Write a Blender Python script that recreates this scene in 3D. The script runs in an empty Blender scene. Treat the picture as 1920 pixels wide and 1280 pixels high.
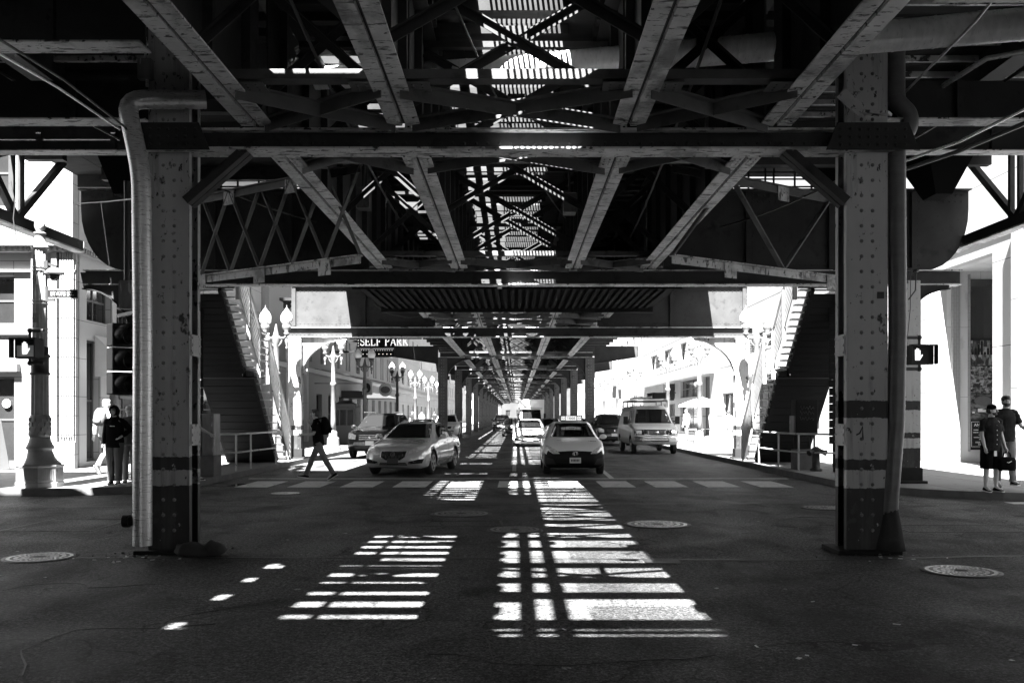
import bpy, bmesh, math, random
from math import pi, sin, cos, radians
from mathutils import Vector, Matrix
from mathutils.bvhtree import BVHTree

random.seed(7)
scene = bpy.context.scene
COL = scene.collection
F = 1707.0          # focal length in photo pixels
VX, VY = 968.0, 779.0
CZ = 1.65           # eye height

def G(px, py, z=0.0):
    """ground point under photo pixel"""
    y = F * (CZ - z) / (py - VY)
    return Vector(((px - VX) * y / F, y, z))

def P(px, py, y):
    return Vector(((px - VX) * y / F, y, CZ + (VY - py) * y / F))

# ------------------------------------------------------------------ objects
def tag(o, label=None, cat=None, group=None, kind=None):
    if label: o['label'] = label
    if cat: o['category'] = cat
    if group: o['group'] = group
    if kind: o['kind'] = kind
    return o

def thing(name, label, cat, loc=(0, 0, 0), rz=0.0, group=None):
    o = bpy.data.objects.new(name, None)
    o.empty_display_size = 0.2
    o.location = loc
    o.rotation_euler = (0, 0, rz)
    COL.objects.link(o)
    return tag(o, label, cat, group)

def copy_tree(o, parent=None):
    c = o.copy()
    COL.objects.link(c)
    c.parent = parent
    for ch in list(o.children):
        copy_tree(ch, c)
    return c

class MB:
    """collects solids, builds ONE mesh object"""
    def __init__(self):
        self.v, self.f, self.s, self.m = [], [], [], []
        self.mi = 0
    def add(self, vs, fs, smooth=False):
        n = len(self.v)
        self.v.extend([tuple(p) for p in vs])
        for q in fs:
            self.f.append(tuple(i + n for i in q))
            self.s.append(smooth)
            self.m.append(self.mi)
    def box(self, x0, x1, y0, y1, z0, z1):
        if x0 > x1: x0, x1 = x1, x0
        if y0 > y1: y0, y1 = y1, y0
        if z0 > z1: z0, z1 = z1, z0
        self.add([(x0,y0,z0),(x1,y0,z0),(x1,y1,z0),(x0,y1,z0),(x0,y0,z1),(x1,y0,z1),(x1,y1,z1),(x0,y1,z1)],
                 [(0,3,2,1),(4,5,6,7),(0,1,5,4),(1,2,6,5),(2,3,7,6),(3,0,4,7)])
        return self
    def bar(self, p0, p1, w, h, up=(0, 0, 1)):
        """box along p0-p1, w across, h along 'up'"""
        p0, p1 = Vector(p0), Vector(p1)
        d = (p1 - p0).normalized()
        u = Vector(up)
        if abs(d.dot(u)) > .98: u = Vector((0, 1, 0))
        s = d.cross(u).normalized()
        u = s.cross(d).normalized()
        vs = []
        for p in (p0, p1):
            for a, b in ((-1,-1),(1,-1),(1,1),(-1,1)):
                vs.append(p + s * (a * w / 2) + u * (b * h / 2))
        self.add(vs, [(0,1,2,3),(7,6,5,4),(0,4,5,1),(1,5,6,2),(2,6,7,3),(3,7,4,0)])
        return self
    def tube(self, pts, r, seg=10, caps=True, flat=1.0):
        """tube; r a number or a list; flat squashes the second axis"""
        pts = [Vector(p) for p in pts]
        n = len(pts)
        rs = r if isinstance(r, (list, tuple)) else [r] * n
        t0 = (pts[1] - pts[0]).normalized()
        ref = Vector((0, 0, 1)) if abs(t0.z) < .9 else Vector((0, 1, 0))
        a = t0.cross(ref).normalized()
        vs = []
        for i, p in enumerate(pts):
            if i == 0: t = pts[1] - pts[0]
            elif i == n - 1: t = pts[-1] - pts[-2]
            else: t = (pts[i+1] - pts[i]).normalized() + (pts[i] - pts[i-1]).normalized()
            t = t.normalized()
            a = (a - t * a.dot(t)).normalized()
            b = t.cross(a)
            ri = rs[i]
            rx, ry = ri if isinstance(ri, (tuple, list)) else (ri, ri * flat)
            for k in range(seg):
                an = 2 * pi * k / seg
                vs.append(p + a * (rx * cos(an)) + b * (ry * sin(an)))
        fs = []
        for i in range(n - 1):
            for k in range(seg):
                k2 = (k + 1) % seg
                fs.append((i*seg+k, i*seg+k2, (i+1)*seg+k2, (i+1)*seg+k))
        self.add(vs, fs, True)
        if caps:
            self.add(vs[:seg], [tuple(range(seg))[::-1]])
            self.add(vs[-seg:], [tuple(range(seg))])
        return self
    def loft(self, rings, smooth=True, caps=True, closed=True):
        n = len(rings[0])
        vs = [p for r in rings for p in r]
        fs = []
        for i in range(len(rings) - 1):
            for k in range(n if closed else n - 1):
                k2 = (k + 1) % n
                fs.append((i*n+k, i*n+k2, (i+1)*n+k2, (i+1)*n+k))
        if caps:
            fs.append(tuple(range(n))[::-1])
            fs.append(tuple(range((len(rings)-1)*n, len(rings)*n)))
        self.add(vs, fs, smooth)
        return self
    def ells(self, spec, seg=14, c=(0, 0)):
        """loft of horizontal ellipses [(z, cx, cy, rx, ry)]"""
        rings = []
        for z, cx, cy, rx, ry in spec:
            rings.append([(c[0]+cx+rx*cos(2*pi*k/seg), c[1]+cy+ry*sin(2*pi*k/seg), z) for k in range(seg)])
        return self.loft(rings)
    def lathe(self, prof, c=(0, 0, 0), seg=16, flute=0, fr=(0, 0)):
        rings = []
        for r, z in prof:
            ring = []
            for k in range(seg):
                rr = r
                if flute and fr[0] <= z <= fr[1] and k % 2: rr = r - flute
                an = 2 * pi * (k + .5) / seg
                ring.append((c[0] + rr*cos(an), c[1] + rr*sin(an), c[2] + z))
            rings.append(ring)
        return self.loft(rings, smooth=not flute and seg > 8)
    def prism(self, poly, plane, a, b):
        """poly of 2d points extruded along the axis missing from 'plane'"""
        def m(p, d):
            if plane == 'xz': return (p[0], d, p[1])
            if plane == 'yz': return (d, p[0], p[1])
            return (p[0], p[1], d)
        n = len(poly)
        vs = [m(p, a) for p in poly] + [m(p, b) for p in poly]
        fs = [tuple(range(n)), tuple(range(n, 2*n))[::-1]]
        fs += [(i, (i+1) % n, (i+1) % n + n, i + n) for i in range(n)]
        self.add(vs, fs)
        return self
    def dome(self, c, nrm, r, seg=7):
        c, nrm = Vector(c), Vector(nrm).normalized()
        a = nrm.orthogonal().normalized(); b = nrm.cross(a)
        vs = []
        for rr, hh in ((1, 0), (.82, .42), (.4, .68)):
            for k in range(seg):
                an = 2*pi*k/seg
                vs.append(c + (a*cos(an) + b*sin(an))*(r*rr) + nrm*(r*hh))
        fs = [(i*seg+k, i*seg+(k+1) % seg, (i+1)*seg+(k+1) % seg, (i+1)*seg+k) for i in range(2) for k in range(seg)]
        fs.append(tuple(range(2*seg, 3*seg)))
        self.add(vs, fs, True)
        return self
    def ball(self, c, rx, ry=None, rz=None, seg=14, rings=9):
        ry = ry or rx; rz = rz or rx
        vs = [(c[0], c[1], c[2]-rz)]
        for i in range(1, rings):
            t = -pi/2 + pi*i/rings
            for k in range(seg):
                an = 2*pi*k/seg
                vs.append((c[0]+rx*cos(t)*cos(an), c[1]+ry*cos(t)*sin(an), c[2]+rz*sin(t)))
        vs.append((c[0], c[1], c[2]+rz))
        fs = [(0, 1+(k+1) % seg, 1+k) for k in range(seg)]
        for i in range(rings-2):
            for k in range(seg):
                k2 = (k+1) % seg
                fs.append((1+i*seg+k, 1+i*seg+k2, 1+(i+1)*seg+k2, 1+(i+1)*seg+k))
        L = len(vs)-1; o = 1+(rings-2)*seg
        fs += [(L, o+k, o+(k+1) % seg) for k in range(seg)]
        self.add(vs, fs, True)
        return self
    def build(self, name, mats, parent=None, bevel=0, sub=0):
        me = bpy.data.meshes.new(name)
        me.from_pydata(self.v, [], self.f)
        if not isinstance(mats, (list, tuple)): mats = [mats]
        for m_ in mats: me.materials.append(m_)
        me.polygons.foreach_set('use_smooth', self.s)
        me.polygons.foreach_set('material_index', self.m)
        bm = bmesh.new(); bm.from_mesh(me)
        bmesh.ops.recalc_face_normals(bm, faces=bm.faces)
        bm.to_mesh(me); bm.free()
        return link(name, me, parent, bevel, sub)

def link(name, me, parent=None, bevel=0, sub=0):
    o = bpy.data.objects.new(name, me)
    COL.objects.link(o)
    if parent: o.parent = parent
    if bevel:
        b = o.modifiers.new('bevel', 'BEVEL'); b.width = bevel; b.segments = 2; b.limit_method = 'ANGLE'
    if sub:
        s = o.modifiers.new('sub', 'SUBSURF'); s.levels = sub; s.render_levels = sub
    return o

def applied(o):
    """mesh of o with its modifiers, o removed"""
    dg = bpy.context.evaluated_depsgraph_get()
    dg.update()
    me = bpy.data.meshes.new_from_object(o.evaluated_get(dg))
    bpy.data.objects.remove(o)
    return me

def text(name, s, mat, size, loc, rot, parent=None, depth=.004, align='CENTER', sx=1.0):
    cu = bpy.data.curves.new(name, 'FONT')
    cu.body = s; cu.size = size; cu.extrude = depth; cu.align_x = align; cu.align_y = 'CENTER'
    o = bpy.data.objects.new(name, cu); COL.objects.link(o)
    me = applied(o)
    me.materials.clear(); me.materials.append(mat)
    t = link(name, me, parent)
    t.location = loc; t.rotation_euler = rot; t.scale = (sx, 1, 1)
    return t
FRONT = (pi/2, 0, 0)      # text that faces -Y

# ------------------------------------------------------------------ materials
def mat(name, col, rough=.6, metal=0.0, noise=0.0, nscale=3.0, stretch=(1, 1, 1), spots=None, bump=0.0, bscale=60.0,
        spec=.5, coat=0.0, joints=None, bands=None, rvar=0.0, emit=0.0):
    m = bpy.data.materials.new(name); m.use_nodes = True
    nt = m.node_tree; N = nt.nodes; L = nt.links
    b = N['Principled BSDF']
    b.inputs['Roughness'].default_value = rough
    b.inputs['Metallic'].default_value = metal
    b.inputs['Specular IOR Level'].default_value = spec
    b.inputs['Coat Weight'].default_value = coat
    b.inputs['Coat Roughness'].default_value = .04
    tc = N.new('ShaderNodeTexCoord')
    mp = N.new('ShaderNodeMapping'); mp.inputs['Scale'].default_value = stretch
    L.new(tc.outputs['Object'], mp.inputs['Vector'])
    cur = None
    def rgb(c):
        n = N.new('ShaderNodeRGB'); n.outputs[0].default_value = (c, c, c, 1); return n.outputs[0]
    def mix(fac, a, bb, mode='MIX'):
        n = N.new('ShaderNodeMix'); n.data_type = 'RGBA'; n.blend_type = mode
        if isinstance(fac, float): n.inputs['Factor'].default_value = fac
        else: L.new(fac, n.inputs['Factor'])
        L.new(a, n.inputs['A']); L.new(bb, n.inputs['B'])
        return n.outputs['Result']
    def nz(scale, detail=5, rough_=.6, vec=None, dist=0.0):
        n = N.new('ShaderNodeTexNoise'); n.inputs['Scale'].default_value = scale
        n.inputs['Detail'].default_value = detail; n.inputs['Roughness'].default_value = rough_
        n.inputs['Distortion'].default_value = dist
        L.new(vec or mp.outputs[0], n.inputs['Vector']); return n.outputs['Fac']
    def ramp(src, p0, p1, c0=0.0, c1=1.0):
        n = N.new('ShaderNodeMapRange'); n.inputs['From Min'].default_value = p0; n.inputs['From Max'].default_value = p1
        n.inputs['To Min'].default_value = c0; n.inputs['To Max'].default_value = c1
        L.new(src, n.inputs['Value']); return n.outputs['Result']
    cur = rgb(col)
    if bands:      # painted bands by height: [(z, colour)], constant, ragged edge
        sep = N.new('ShaderNodeSeparateXYZ'); L.new(tc.outputs['Object'], sep.inputs[0])
        rag = ramp(nz(9, 4, .7, tc.outputs['Object']), .3, .7, -.012, .012)
        add = N.new('ShaderNodeMath'); L.new(sep.outputs['Z'], add.inputs[0]); L.new(rag, add.inputs[1])
        cr = N.new('ShaderNodeValToRGB'); cr.color_ramp.interpolation = 'CONSTANT'
        top = 4.0
        dv = N.new('ShaderNodeMath'); dv.operation = 'DIVIDE'; L.new(add.outputs[0], dv.inputs[0]); dv.inputs[1].default_value = top
        el = cr.color_ramp.elements
        while len(el) < len(bands): el.new(.5)
        for e, (z, c) in zip(el, bands):
            e.position = z / top; e.color = (c, c, c, 1)
        L.new(dv.outputs[0], cr.inputs[0]); cur = cr.outputs[0]
    if noise:
        f = ramp(nz(nscale), .25, .75, 1 - noise, 1 + noise)
        cmb = N.new('ShaderNodeCombineColor')
        for k in range(3): L.new(f, cmb.inputs[k])
        cur = mix(1.0, cur, cmb.outputs[0], 'MULTIPLY')
    if spots:
        for (c, sc, thr, wid, st) in spots:
            m2 = N.new('ShaderNodeMapping'); m2.inputs['Scale'].default_value = st
            m2.inputs['Location'].default_value = (sc * 1.7, 3.1, .7)
            L.new(tc.outputs['Object'], m2.inputs['Vector'])
            f = ramp(nz(sc, 6, .62, m2.outputs[0]), thr, thr + wid)
            cur = mix(f, cur, rgb(c))
    bumpsrc = None
    if joints:     # (brick width, row height, mortar, colour, axis rotation)
        bw, bh, mo, jc, rot = joints
        m3 = N.new('ShaderNodeMapping'); m3.inputs['Rotation'].default_value = rot
        L.new(tc.outputs['Object'], m3.inputs['Vector'])
        br = N.new('ShaderNodeTexBrick'); br.inputs['Scale'].default_value = 1.0
        br.inputs['Brick Width'].default_value = bw; br.inputs['Row Height'].default_value = bh
        br.inputs['Mortar Size'].default_value = mo; br.inputs['Mortar Smooth'].default_value = .1
        br.offset = 0.0 if bw == bh else .5
        L.new(m3.outputs[0], br.inputs['Vector'])
        cur = mix(br.outputs['Fac'], cur, rgb(jc))
        bumpsrc = br.outputs['Fac']
    L.new(cur, b.inputs['Base Color'])
    if rvar:
        L.new(ramp(nz(nscale * 2.3), .3, .7, max(.03, rough - rvar), min(1, rough + rvar)), b.inputs['Roughness'])
    if bump:
        bp = N.new('ShaderNodeBump'); bp.inputs['Strength'].default_value = bump; bp.inputs['Distance'].default_value = .01
        L.new(nz(bscale, 4, .6), bp.inputs['Height']); L.new(bp.outputs[0], b.inputs['Normal'])
    elif bumpsrc:
        bp = N.new('ShaderNodeBump'); bp.inputs['Strength'].default_value = .4; bp.inputs['Distance'].default_value = -.008
        L.new(bumpsrc, bp.inputs['Height']); L.new(bp.outputs[0], b.inputs['Normal'])
    if emit:
        b.inputs['Emission Color'].default_value = (1, 1, 1, 1); b.inputs['Emission Strength'].default_value = emit
    return m

X1 = (1, 1, 1)
M = {}
M['column'] = mat('column_paint', .3, .55, noise=.16, nscale=1.6, stretch=(1, 1, .5), bump=.12, bscale=40, spots=[(.03, 5, .60, .04, (1, 1, .7)), (.05, 2.2, .55, .22, (3, 3, .22)), (.4, 14, .68, .03, (1, 1, .6)), (.012, 17, .63, .03, (1, 1, .5))],
    bands=[(0, .012), (.80, .33), (1.0, .009), (1.15, .33)])
M['column_r'] = mat('column_paint_patched', .36, .55, noise=.16, nscale=1.6, stretch=(1, 1, .5), bump=.12, bscale=40, spots=[(.03, 5, .61, .04, (1, 1, .7)), (.05, 2.2, .56, .22, (3, 3, .22)), (.42, 14, .68, .03, (1, 1, .6)), (.012, 17, .64, .03, (1, 1, .5))],
    bands=[(0, .012), (.78, .42), (.99, .009), (1.12, .42), (1.62, .008), (1.82, .42)])
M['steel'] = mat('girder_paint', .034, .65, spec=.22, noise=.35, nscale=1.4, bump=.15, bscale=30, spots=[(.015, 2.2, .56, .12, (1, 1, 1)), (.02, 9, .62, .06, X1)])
M['flange'] = mat('flange_paint', .5, .55, noise=.3, nscale=2.5, bump=.2, bscale=40, spots=[(.05, 2.6, .57, .04, (1.2, 4.5, 1)), (.02, 9, .60, .04, (1, 2, 1)), (.16, 1.4, .52, .12, (1, .6, 1)), (.03, 5, .63, .03, (1, 7, 1))])
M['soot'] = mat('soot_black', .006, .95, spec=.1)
M['rivet'] = mat('grimy_rivet', .16, .35, noise=.5, nscale=9)
M['brace'] = mat('brace_paint', .085, .6, noise=.3, nscale=2.5, bump=.15, bscale=30, spots=[(.03, 3, .56, .12, X1)])
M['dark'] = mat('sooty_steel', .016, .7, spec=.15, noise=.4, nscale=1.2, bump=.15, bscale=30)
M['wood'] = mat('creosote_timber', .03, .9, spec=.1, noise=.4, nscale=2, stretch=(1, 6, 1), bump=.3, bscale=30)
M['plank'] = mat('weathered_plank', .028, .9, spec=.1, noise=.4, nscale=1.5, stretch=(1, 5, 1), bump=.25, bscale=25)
M['rail'] = mat('rail_steel', .15, .4, .8, noise=.3)
M['galv'] = mat('galvanised_pipe', .6, .32, .5, noise=.16, nscale=5, stretch=(1, 1, 6), bump=.1, bscale=14, rvar=.1, spots=[(.2, 3, .6, .2, (1, 1, .4))])
M['galv_dirty'] = mat('dirty_downpipe', .85, .38, .12, noise=.2, nscale=5, stretch=(1, 1, 2), bump=.15, bscale=50, rvar=.1, bands=[(0, .12), (.95, .7)], spots=[(.1, 3, .58, .2, (1, 1, .3))])
M['iron'] = mat('cast_iron_black', .03, .45, .2, noise=.3, nscale=6, bump=.1, bscale=60)
M['lamp_iron'] = mat('lamp_iron', .10, .5, .1, noise=.25, nscale=5)
M['pole_grey'] = mat('old_pole_paint', .26, .5, noise=.25, nscale=3, bump=.25, bscale=35, bands=[(0, .2), (2.35, .025), (2.95, .3)])
M['globe'] = mat('milk_glass', .85, .25, spec=.5)
M['black'] = mat('black_paint', .012, .45, spec=.25)
M['galv_duct'] = mat('spiral_duct_zinc', .85, .33, .1, noise=.16, nscale=5, stretch=(3, 1, 1), bump=.12, bscale=12, rvar=.1)
M['road_patch'] = mat('road_repair_patch', .045, .8, noise=.35, nscale=40, spec=.07, bump=.4, bscale=60)
M['rubber'] = mat('tyre_rubber', .02, .8, bump=.1, bscale=80)
M['alloy'] = mat('alloy_wheel', .45, .3, .9)
M['chrome'] = mat('chrome', .7, .1, 1.0)
M['glass'] = mat('tinted_glass', .01, .05, spec=.8)
M['lens'] = mat('headlamp_lens', .8, .08, .3, spec=.8, coat=.5, noise=.5, nscale=14)
M['roof_lamp'] = mat('lit_roof_sign', .8, .5, emit=.05)
M['plate'] = mat('number_plate', .6, .5)
M['plate_d'] = mat('number_plate_dark', .06, .5)
M['white'] = mat('white_enamel', .75, .5)
M['road_white'] = mat('worn_road_paint', .4, .75, noise=.25, nscale=4, spots=[(.07, 5, .6, .08, X1), (.09, 22, .62, .05, X1)], bump=.25, bscale=90)
M['concrete'] = mat('pavement_concrete', .15, .85, noise=.16, nscale=.9, bump=.15, bscale=60, joints=(1.5, 1.5, .016, .03, (0, 0, 0)), spots=[(.06, 4, .62, .05, X1)])
M['kerb'] = mat('kerb_granite', .12, .8, noise=.3, nscale=3, bump=.2, bscale=40)
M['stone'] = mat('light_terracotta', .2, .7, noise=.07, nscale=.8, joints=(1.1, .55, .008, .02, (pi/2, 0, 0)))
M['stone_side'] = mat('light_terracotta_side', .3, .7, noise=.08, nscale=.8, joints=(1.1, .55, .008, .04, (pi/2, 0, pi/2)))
M['panelwall'] = mat('pale_panel_wall', .27, .6, noise=.12, nscale=.5, joints=(3.2, 1.6, .03, .06, (pi/2, 0, pi/2)))
M['marble'] = mat('marble_panel', .38, .45, noise=.1, nscale=.7, stretch=(1, 1, .4), joints=(2.4, 2.25, .012, .05, (pi/2, 0, pi/2)))
M['marble_f'] = mat('marble_panel_front', .55, .45, noise=.16, nscale=.9, stretch=(1, 1, .4), joints=(.75, 2.25, .006, .2, (pi/2, 0, 0)), spots=[(.35, 1.6, .56, .2, (1, 1, .5))])
M['greywall'] = mat('grey_brick_wall', .26, .8, noise=.15, nscale=.6, joints=(.22, .075, .008, .2, (pi/2, 0, pi/2)))
M['palewall'] = mat('pale_stone_wall', .42, .8, noise=.12, nscale=.3, joints=(1.6, .8, .02, .3, (pi/2, 0, pi/2)))
M['nearwall'] = mat('near_brick_wall', .08, .85, noise=.2, nscale=.6)
M['window'] = mat('window_glass', .02, .06, spec=.8, noise=.5, nscale=.7)
M['frame'] = mat('dark_window_frame', .05, .5)
M['canvas'] = mat('awning_canvas', .5, .8, noise=.08)
M['canvas_d'] = mat('dark_canvas', .03, .8)
M['redpaint'] = mat('booth_paint', .03, .5)
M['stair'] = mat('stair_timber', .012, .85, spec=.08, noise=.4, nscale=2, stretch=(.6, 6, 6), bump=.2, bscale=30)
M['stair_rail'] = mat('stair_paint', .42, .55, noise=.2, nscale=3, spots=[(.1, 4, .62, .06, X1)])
M['tread'] = mat('stair_tread_steel', .4, .5, .3, noise=.2, nscale=4)
M['cabinet'] = mat('scuffed_cabinet', .16, .5, .2, noise=.45, nscale=5, stretch=(1, 1, .35), spots=[(.4, 4, .6, .05, (2, 2, .5))])
M['skin'] = mat('skin', .5, .5, noise=.05)
M['hair'] = mat('hair', .03, .6, bump=.4, bscale=120)
M['hair_l'] = mat('hair_fair', .5, .6)
M['c_black'] = mat('black_cloth', .006, .95, spec=.08, bump=.2, bscale=40)
M['c_dark'] = mat('charcoal_cloth', .022, .95, spec=.1, noise=.4, nscale=12, bump=.2, bscale=30)
M['c_grey'] = mat('grey_cloth', .12, .9, spec=.15, noise=.15, nscale=6, bump=.25, bscale=18)
M['c_khaki'] = mat('khaki_cloth', .075, .9, noise=.15, nscale=6, bump=.25, bscale=18, spec=.1)
M['farwall'] = mat('dark_end_block', .035, .9, noise=.3, nscale=.4)
M['c_tan'] = mat('tan_cloth', .17, .9, noise=.12, nscale=6, bump=.25, bscale=18)
M['c_jean'] = mat('jean_cloth', .2, .9, spec=.15, noise=.3, nscale=7, bump=.3, bscale=20)
M['c_white'] = mat('white_cloth', .7, .9, bump=.2, bscale=15)
M['paint_silver'] = mat('silver_car_paint', .75, .2, .4, coat=1.0)
M['paint_black'] = mat('black_car_paint', .008, .5, .0, spec=.15, coat=.8)
M['paint_white'] = mat('white_car_paint', .75, .35, coat=.7)
M['paint_cream'] = mat('pale_van_paint', .5, .4, coat=.4)
M['paint_dgrey'] = mat('dark_grey_car_paint', .07, .3, .3, coat=.8)
M['trim'] = mat('black_plastic_trim', .006, .55, spec=.2)
M['street_plate'] = mat('street_sign_plate', .012, .5, spec=.2)
M['screen'] = mat('signal_lamp', .8, .5, emit=.08)
M['bulb'] = mat('sign_bulb', .8, .4, emit=.07)
M['sandbag'] = mat('grey_sacking', .035, .9, noise=.3, nscale=6, bump=.4, bscale=25)
M['rubble'] = mat('rubble', .09, .9, noise=.5, nscale=12, bump=.3, bscale=40)
M['cover'] = mat('iron_cover', .22, .38, .75, noise=.3, nscale=10)
M['puddle'] = mat('water', .01, .03, spec=.6)
M['cable'] = mat('cable_black', .02, .5)
M['asphalt_d'] = mat('tar_patch', .02, .6, bump=.3, bscale=110)

def asphalt():
    m = bpy.data.materials.new('asphalt'); m.use_nodes = True
    nt = m.node_tree; N = nt.nodes; L = nt.links; b = N['Principled BSDF']
    tc = N.new('ShaderNodeTexCoord')
    def nz(s, d=4, r=.6, st=None, dist=0):
        n = N.new('ShaderNodeTexNoise'); n.inputs['Scale'].default_value = s; n.inputs['Detail'].default_value = d; n.inputs['Roughness'].default_value = r
        n.inputs['Distortion'].default_value = dist
        if st:
            mp = N.new('ShaderNodeMapping'); mp.inputs['Scale'].default_value = st; L.new(tc.outputs['Object'], mp.inputs[0]); L.new(mp.outputs[0], n.inputs['Vector'])
        else: L.new(tc.outputs['Object'], n.inputs['Vector'])
        return n.outputs['Fac']
    def mr(src, a, bb, c, d):
        n = N.new('ShaderNodeMapRange'); n.inputs[1].default_value = a; n.inputs[2].default_value = bb; n.inputs[3].default_value = c; n.inputs[4].default_value = d
        L.new(src, n.inputs[0]); return n.outputs[0]
    def mul(a, c, op='MULTIPLY'):
        n = N.new('ShaderNodeMath'); n.operation = op; L.new(a, n.inputs[0])
        if isinstance(c, float): n.inputs[1].default_value = c
        else: L.new(c, n.inputs[1])
        return n.outputs[0]
    g1 = mr(nz(55, 2, .7), .36, .66, .3, 1.8)
    g2 = mr(nz(24, 3, .75), .38, .64, .35, 1.75)
    grain = mul(g1, g2)
    patch = mr(nz(.45, 4, .55, (1, .5, 1)), .3, .7, .62, 1.3)
    fine = mr(nz(9, 4, .6), .3, .7, .85, 1.15)
    stain = mr(nz(.8, 5, .65, (1.6, 1, 1), .6), .50, .64, 1.0, .42)
    lane = mr(nz(.9, 2, .5, (1, .05, 1)), .35, .65, .74, 1.28)
    v = mul(mul(mul(mul(mul(grain, patch), fine), stain), lane), .078)
    # trodden gum and paint flecks
    vo = N.new('ShaderNodeTexVoronoi'); vo.inputs['Scale'].default_value = 2.6; L.new(tc.outputs['Object'], vo.inputs['Vector'])
    rad = mr(nz(1.3, 2), .40, .62, .0, .085)
    fl = mul(vo.outputs['Distance'], rad, 'LESS_THAN')
    v = mul(v, mr(fl, 0, 1, 1, 3.2))
    # cracks: ridge of a distorted voronoi, only in some patches
    vc = N.new('ShaderNodeTexVoronoi'); vc.feature = 'DISTANCE_TO_EDGE'; vc.inputs['Scale'].default_value = .55
    ds = N.new('ShaderNodeVectorMath'); ds.operation = 'ADD'
    nn = N.new('ShaderNodeTexNoise'); nn.inputs['Scale'].default_value = 2.2; nn.inputs['Detail'].default_value = 6
    sc = N.new('ShaderNodeVectorMath'); sc.operation = 'SCALE'; sc.inputs['Scale'].default_value = .7
    L.new(tc.outputs['Object'], nn.inputs['Vector']); L.new(nn.outputs['Color'], sc.inputs[0]); L.new(tc.outputs['Object'], ds.inputs[0]); L.new(sc.outputs[0], ds.inputs[1])
    L.new(ds.outputs[0], vc.inputs['Vector'])
    ck = mul(vc.outputs['Distance'], mr(nz(.5, 3), .45, .6, .0, .009), 'LESS_THAN')
    v = mul(v, mr(ck, 0, 1, 1, .3))
    cc = N.new('ShaderNodeCombineColor')
    for k in range(3): L.new(v, cc.inputs[k])
    L.new(cc.outputs[0], b.inputs['Base Color'])
    L.new(mr(nz(1.1, 3), .3, .7, .55, .8), b.inputs['Roughness'])
    bp = N.new('ShaderNodeBump'); bp.inputs['Strength'].default_value = .55; bp.inputs['Distance'].default_value = .012
    L.new(nz(75, 3, .75), bp.inputs['Height']); L.new(bp.outputs[0], b.inputs['Normal'])
    b.inputs['Specular IOR Level'].default_value = .07
    return m
M['asphalt'] = asphalt()

# ------------------------------------------------------------------ camera, sky, sun
cam = bpy.data.cameras.new('camera'); cam.sensor_width = 36; cam.lens = F / 1920 * 36
cam.shift_x = -(VX - 960) / 1920; cam.shift_y = (VY - 640) / 1920
cam.clip_end = 2000; cam.clip_start = .05
co = bpy.data.objects.new('camera', cam); COL.objects.link(co)
co.location = (0, 0, CZ); co.rotation_euler = (pi/2, 0, 0)
scene.camera = co

LDIR = Vector((.135, .65, -1)).normalized()      # way the sunlight travels
w = bpy.data.worlds.new('World'); scene.world = w; w.use_nodes = True
nt = w.node_tree; bg = nt.nodes['Background']
sky = nt.nodes.new('ShaderNodeTexSky'); sky.sky_type = 'NISHITA'; sky.sun_disc = False
sky.air_density = .32; sky.dust_density = .15; sky.ozone_density = 1.0      # a clear, dry day: deep sky, hard shade
sky.sun_elevation = math.asin(-LDIR.z); sky.sun_rotation = math.atan2(-LDIR.x, -LDIR.y)
bw = nt.nodes.new('ShaderNodeRGBToBW')           # the photograph is black and white
nt.links.new(sky.outputs[0], bw.inputs[0]); nt.links.new(bw.outputs[0], bg.inputs['Color'])
bg.inputs['Strength'].default_value = .05
sun = bpy.data.lights.new('sun', 'SUN'); sun.energy = 5.0; sun.angle = radians(.53); sun.color = (1, 1, 1)
so = bpy.data.objects.new('sun', sun); COL.objects.link(so)
so.rotation_euler = LDIR.to_track_quat('-Z', 'Y').to_euler(); so.location = (-6, -20, 40)
vs = scene.view_settings
vs.view_transform = 'Standard'; vs.look = 'None'; vs.gamma = 1; vs.exposure = 4.1
try: vs.use_curve_mapping = False
except Exception: pass
scene.cycles.max_bounces = 6; scene.cycles.diffuse_bounces = 3; scene.cycles.glossy_bounces = 3
scene.cycles.use_denoising = True
try: scene.cycles.denoiser = 'OPENIMAGEDENOISE'
except Exception: pass
scene.cycles.sample_clamp_indirect = 4.0

# ------------------------------------------------------------------ ground
road = MB().box(-400, 400, -120, 700, -.4, 0).build('road', M['asphalt']); tag(road, kind='structure')
def walk_poly(s, x0, xo, y0, y1, r):
    pts = [(s*xo, y0)]
    for k in range(9):
        a = pi/2 * k / 8
        pts.append((s*(x0 + r - r*sin(a)), y0 + r - r*cos(a)))
    pts += [(s*x0, y1), (s*xo, y1)]
    return pts
for s, nm in ((-1, 'left'), (1, 'right')):
    p = walk_poly(s, 7.4, 60, 18.65 if s < 0 else 17.5, 400, 2.6 if s < 0 else 3.4)
    o = MB().prism(p, 'xy', -.05, .15).build('pavement', M['concrete']); tag(o, kind='structure')
    k = MB()
    outer = p[:11]
    for i in range(len(outer) - 1):
        a, b = Vector((*outer[i], 0)), Vector((*outer[i+1], 0))
        d = (b - a).normalized(); n = Vector((-d.y, d.x, 0))
        if n.dot(Vector((s*20, 60, 0)) - a) < 0: n = -n
        a2, b2 = a - n*.004, b - n*.004
        k.prism([(a2.x, a2.y), (b2.x, b2.y), (b2.x + n.x*.18, b2.y + n.y*.18), (a2.x + n.x*.18, a2.y + n.y*.18)], 'xy', -.03, .154)
    o = k.build('kerb', M['kerb']); tag(o, kind='structure')

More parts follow.
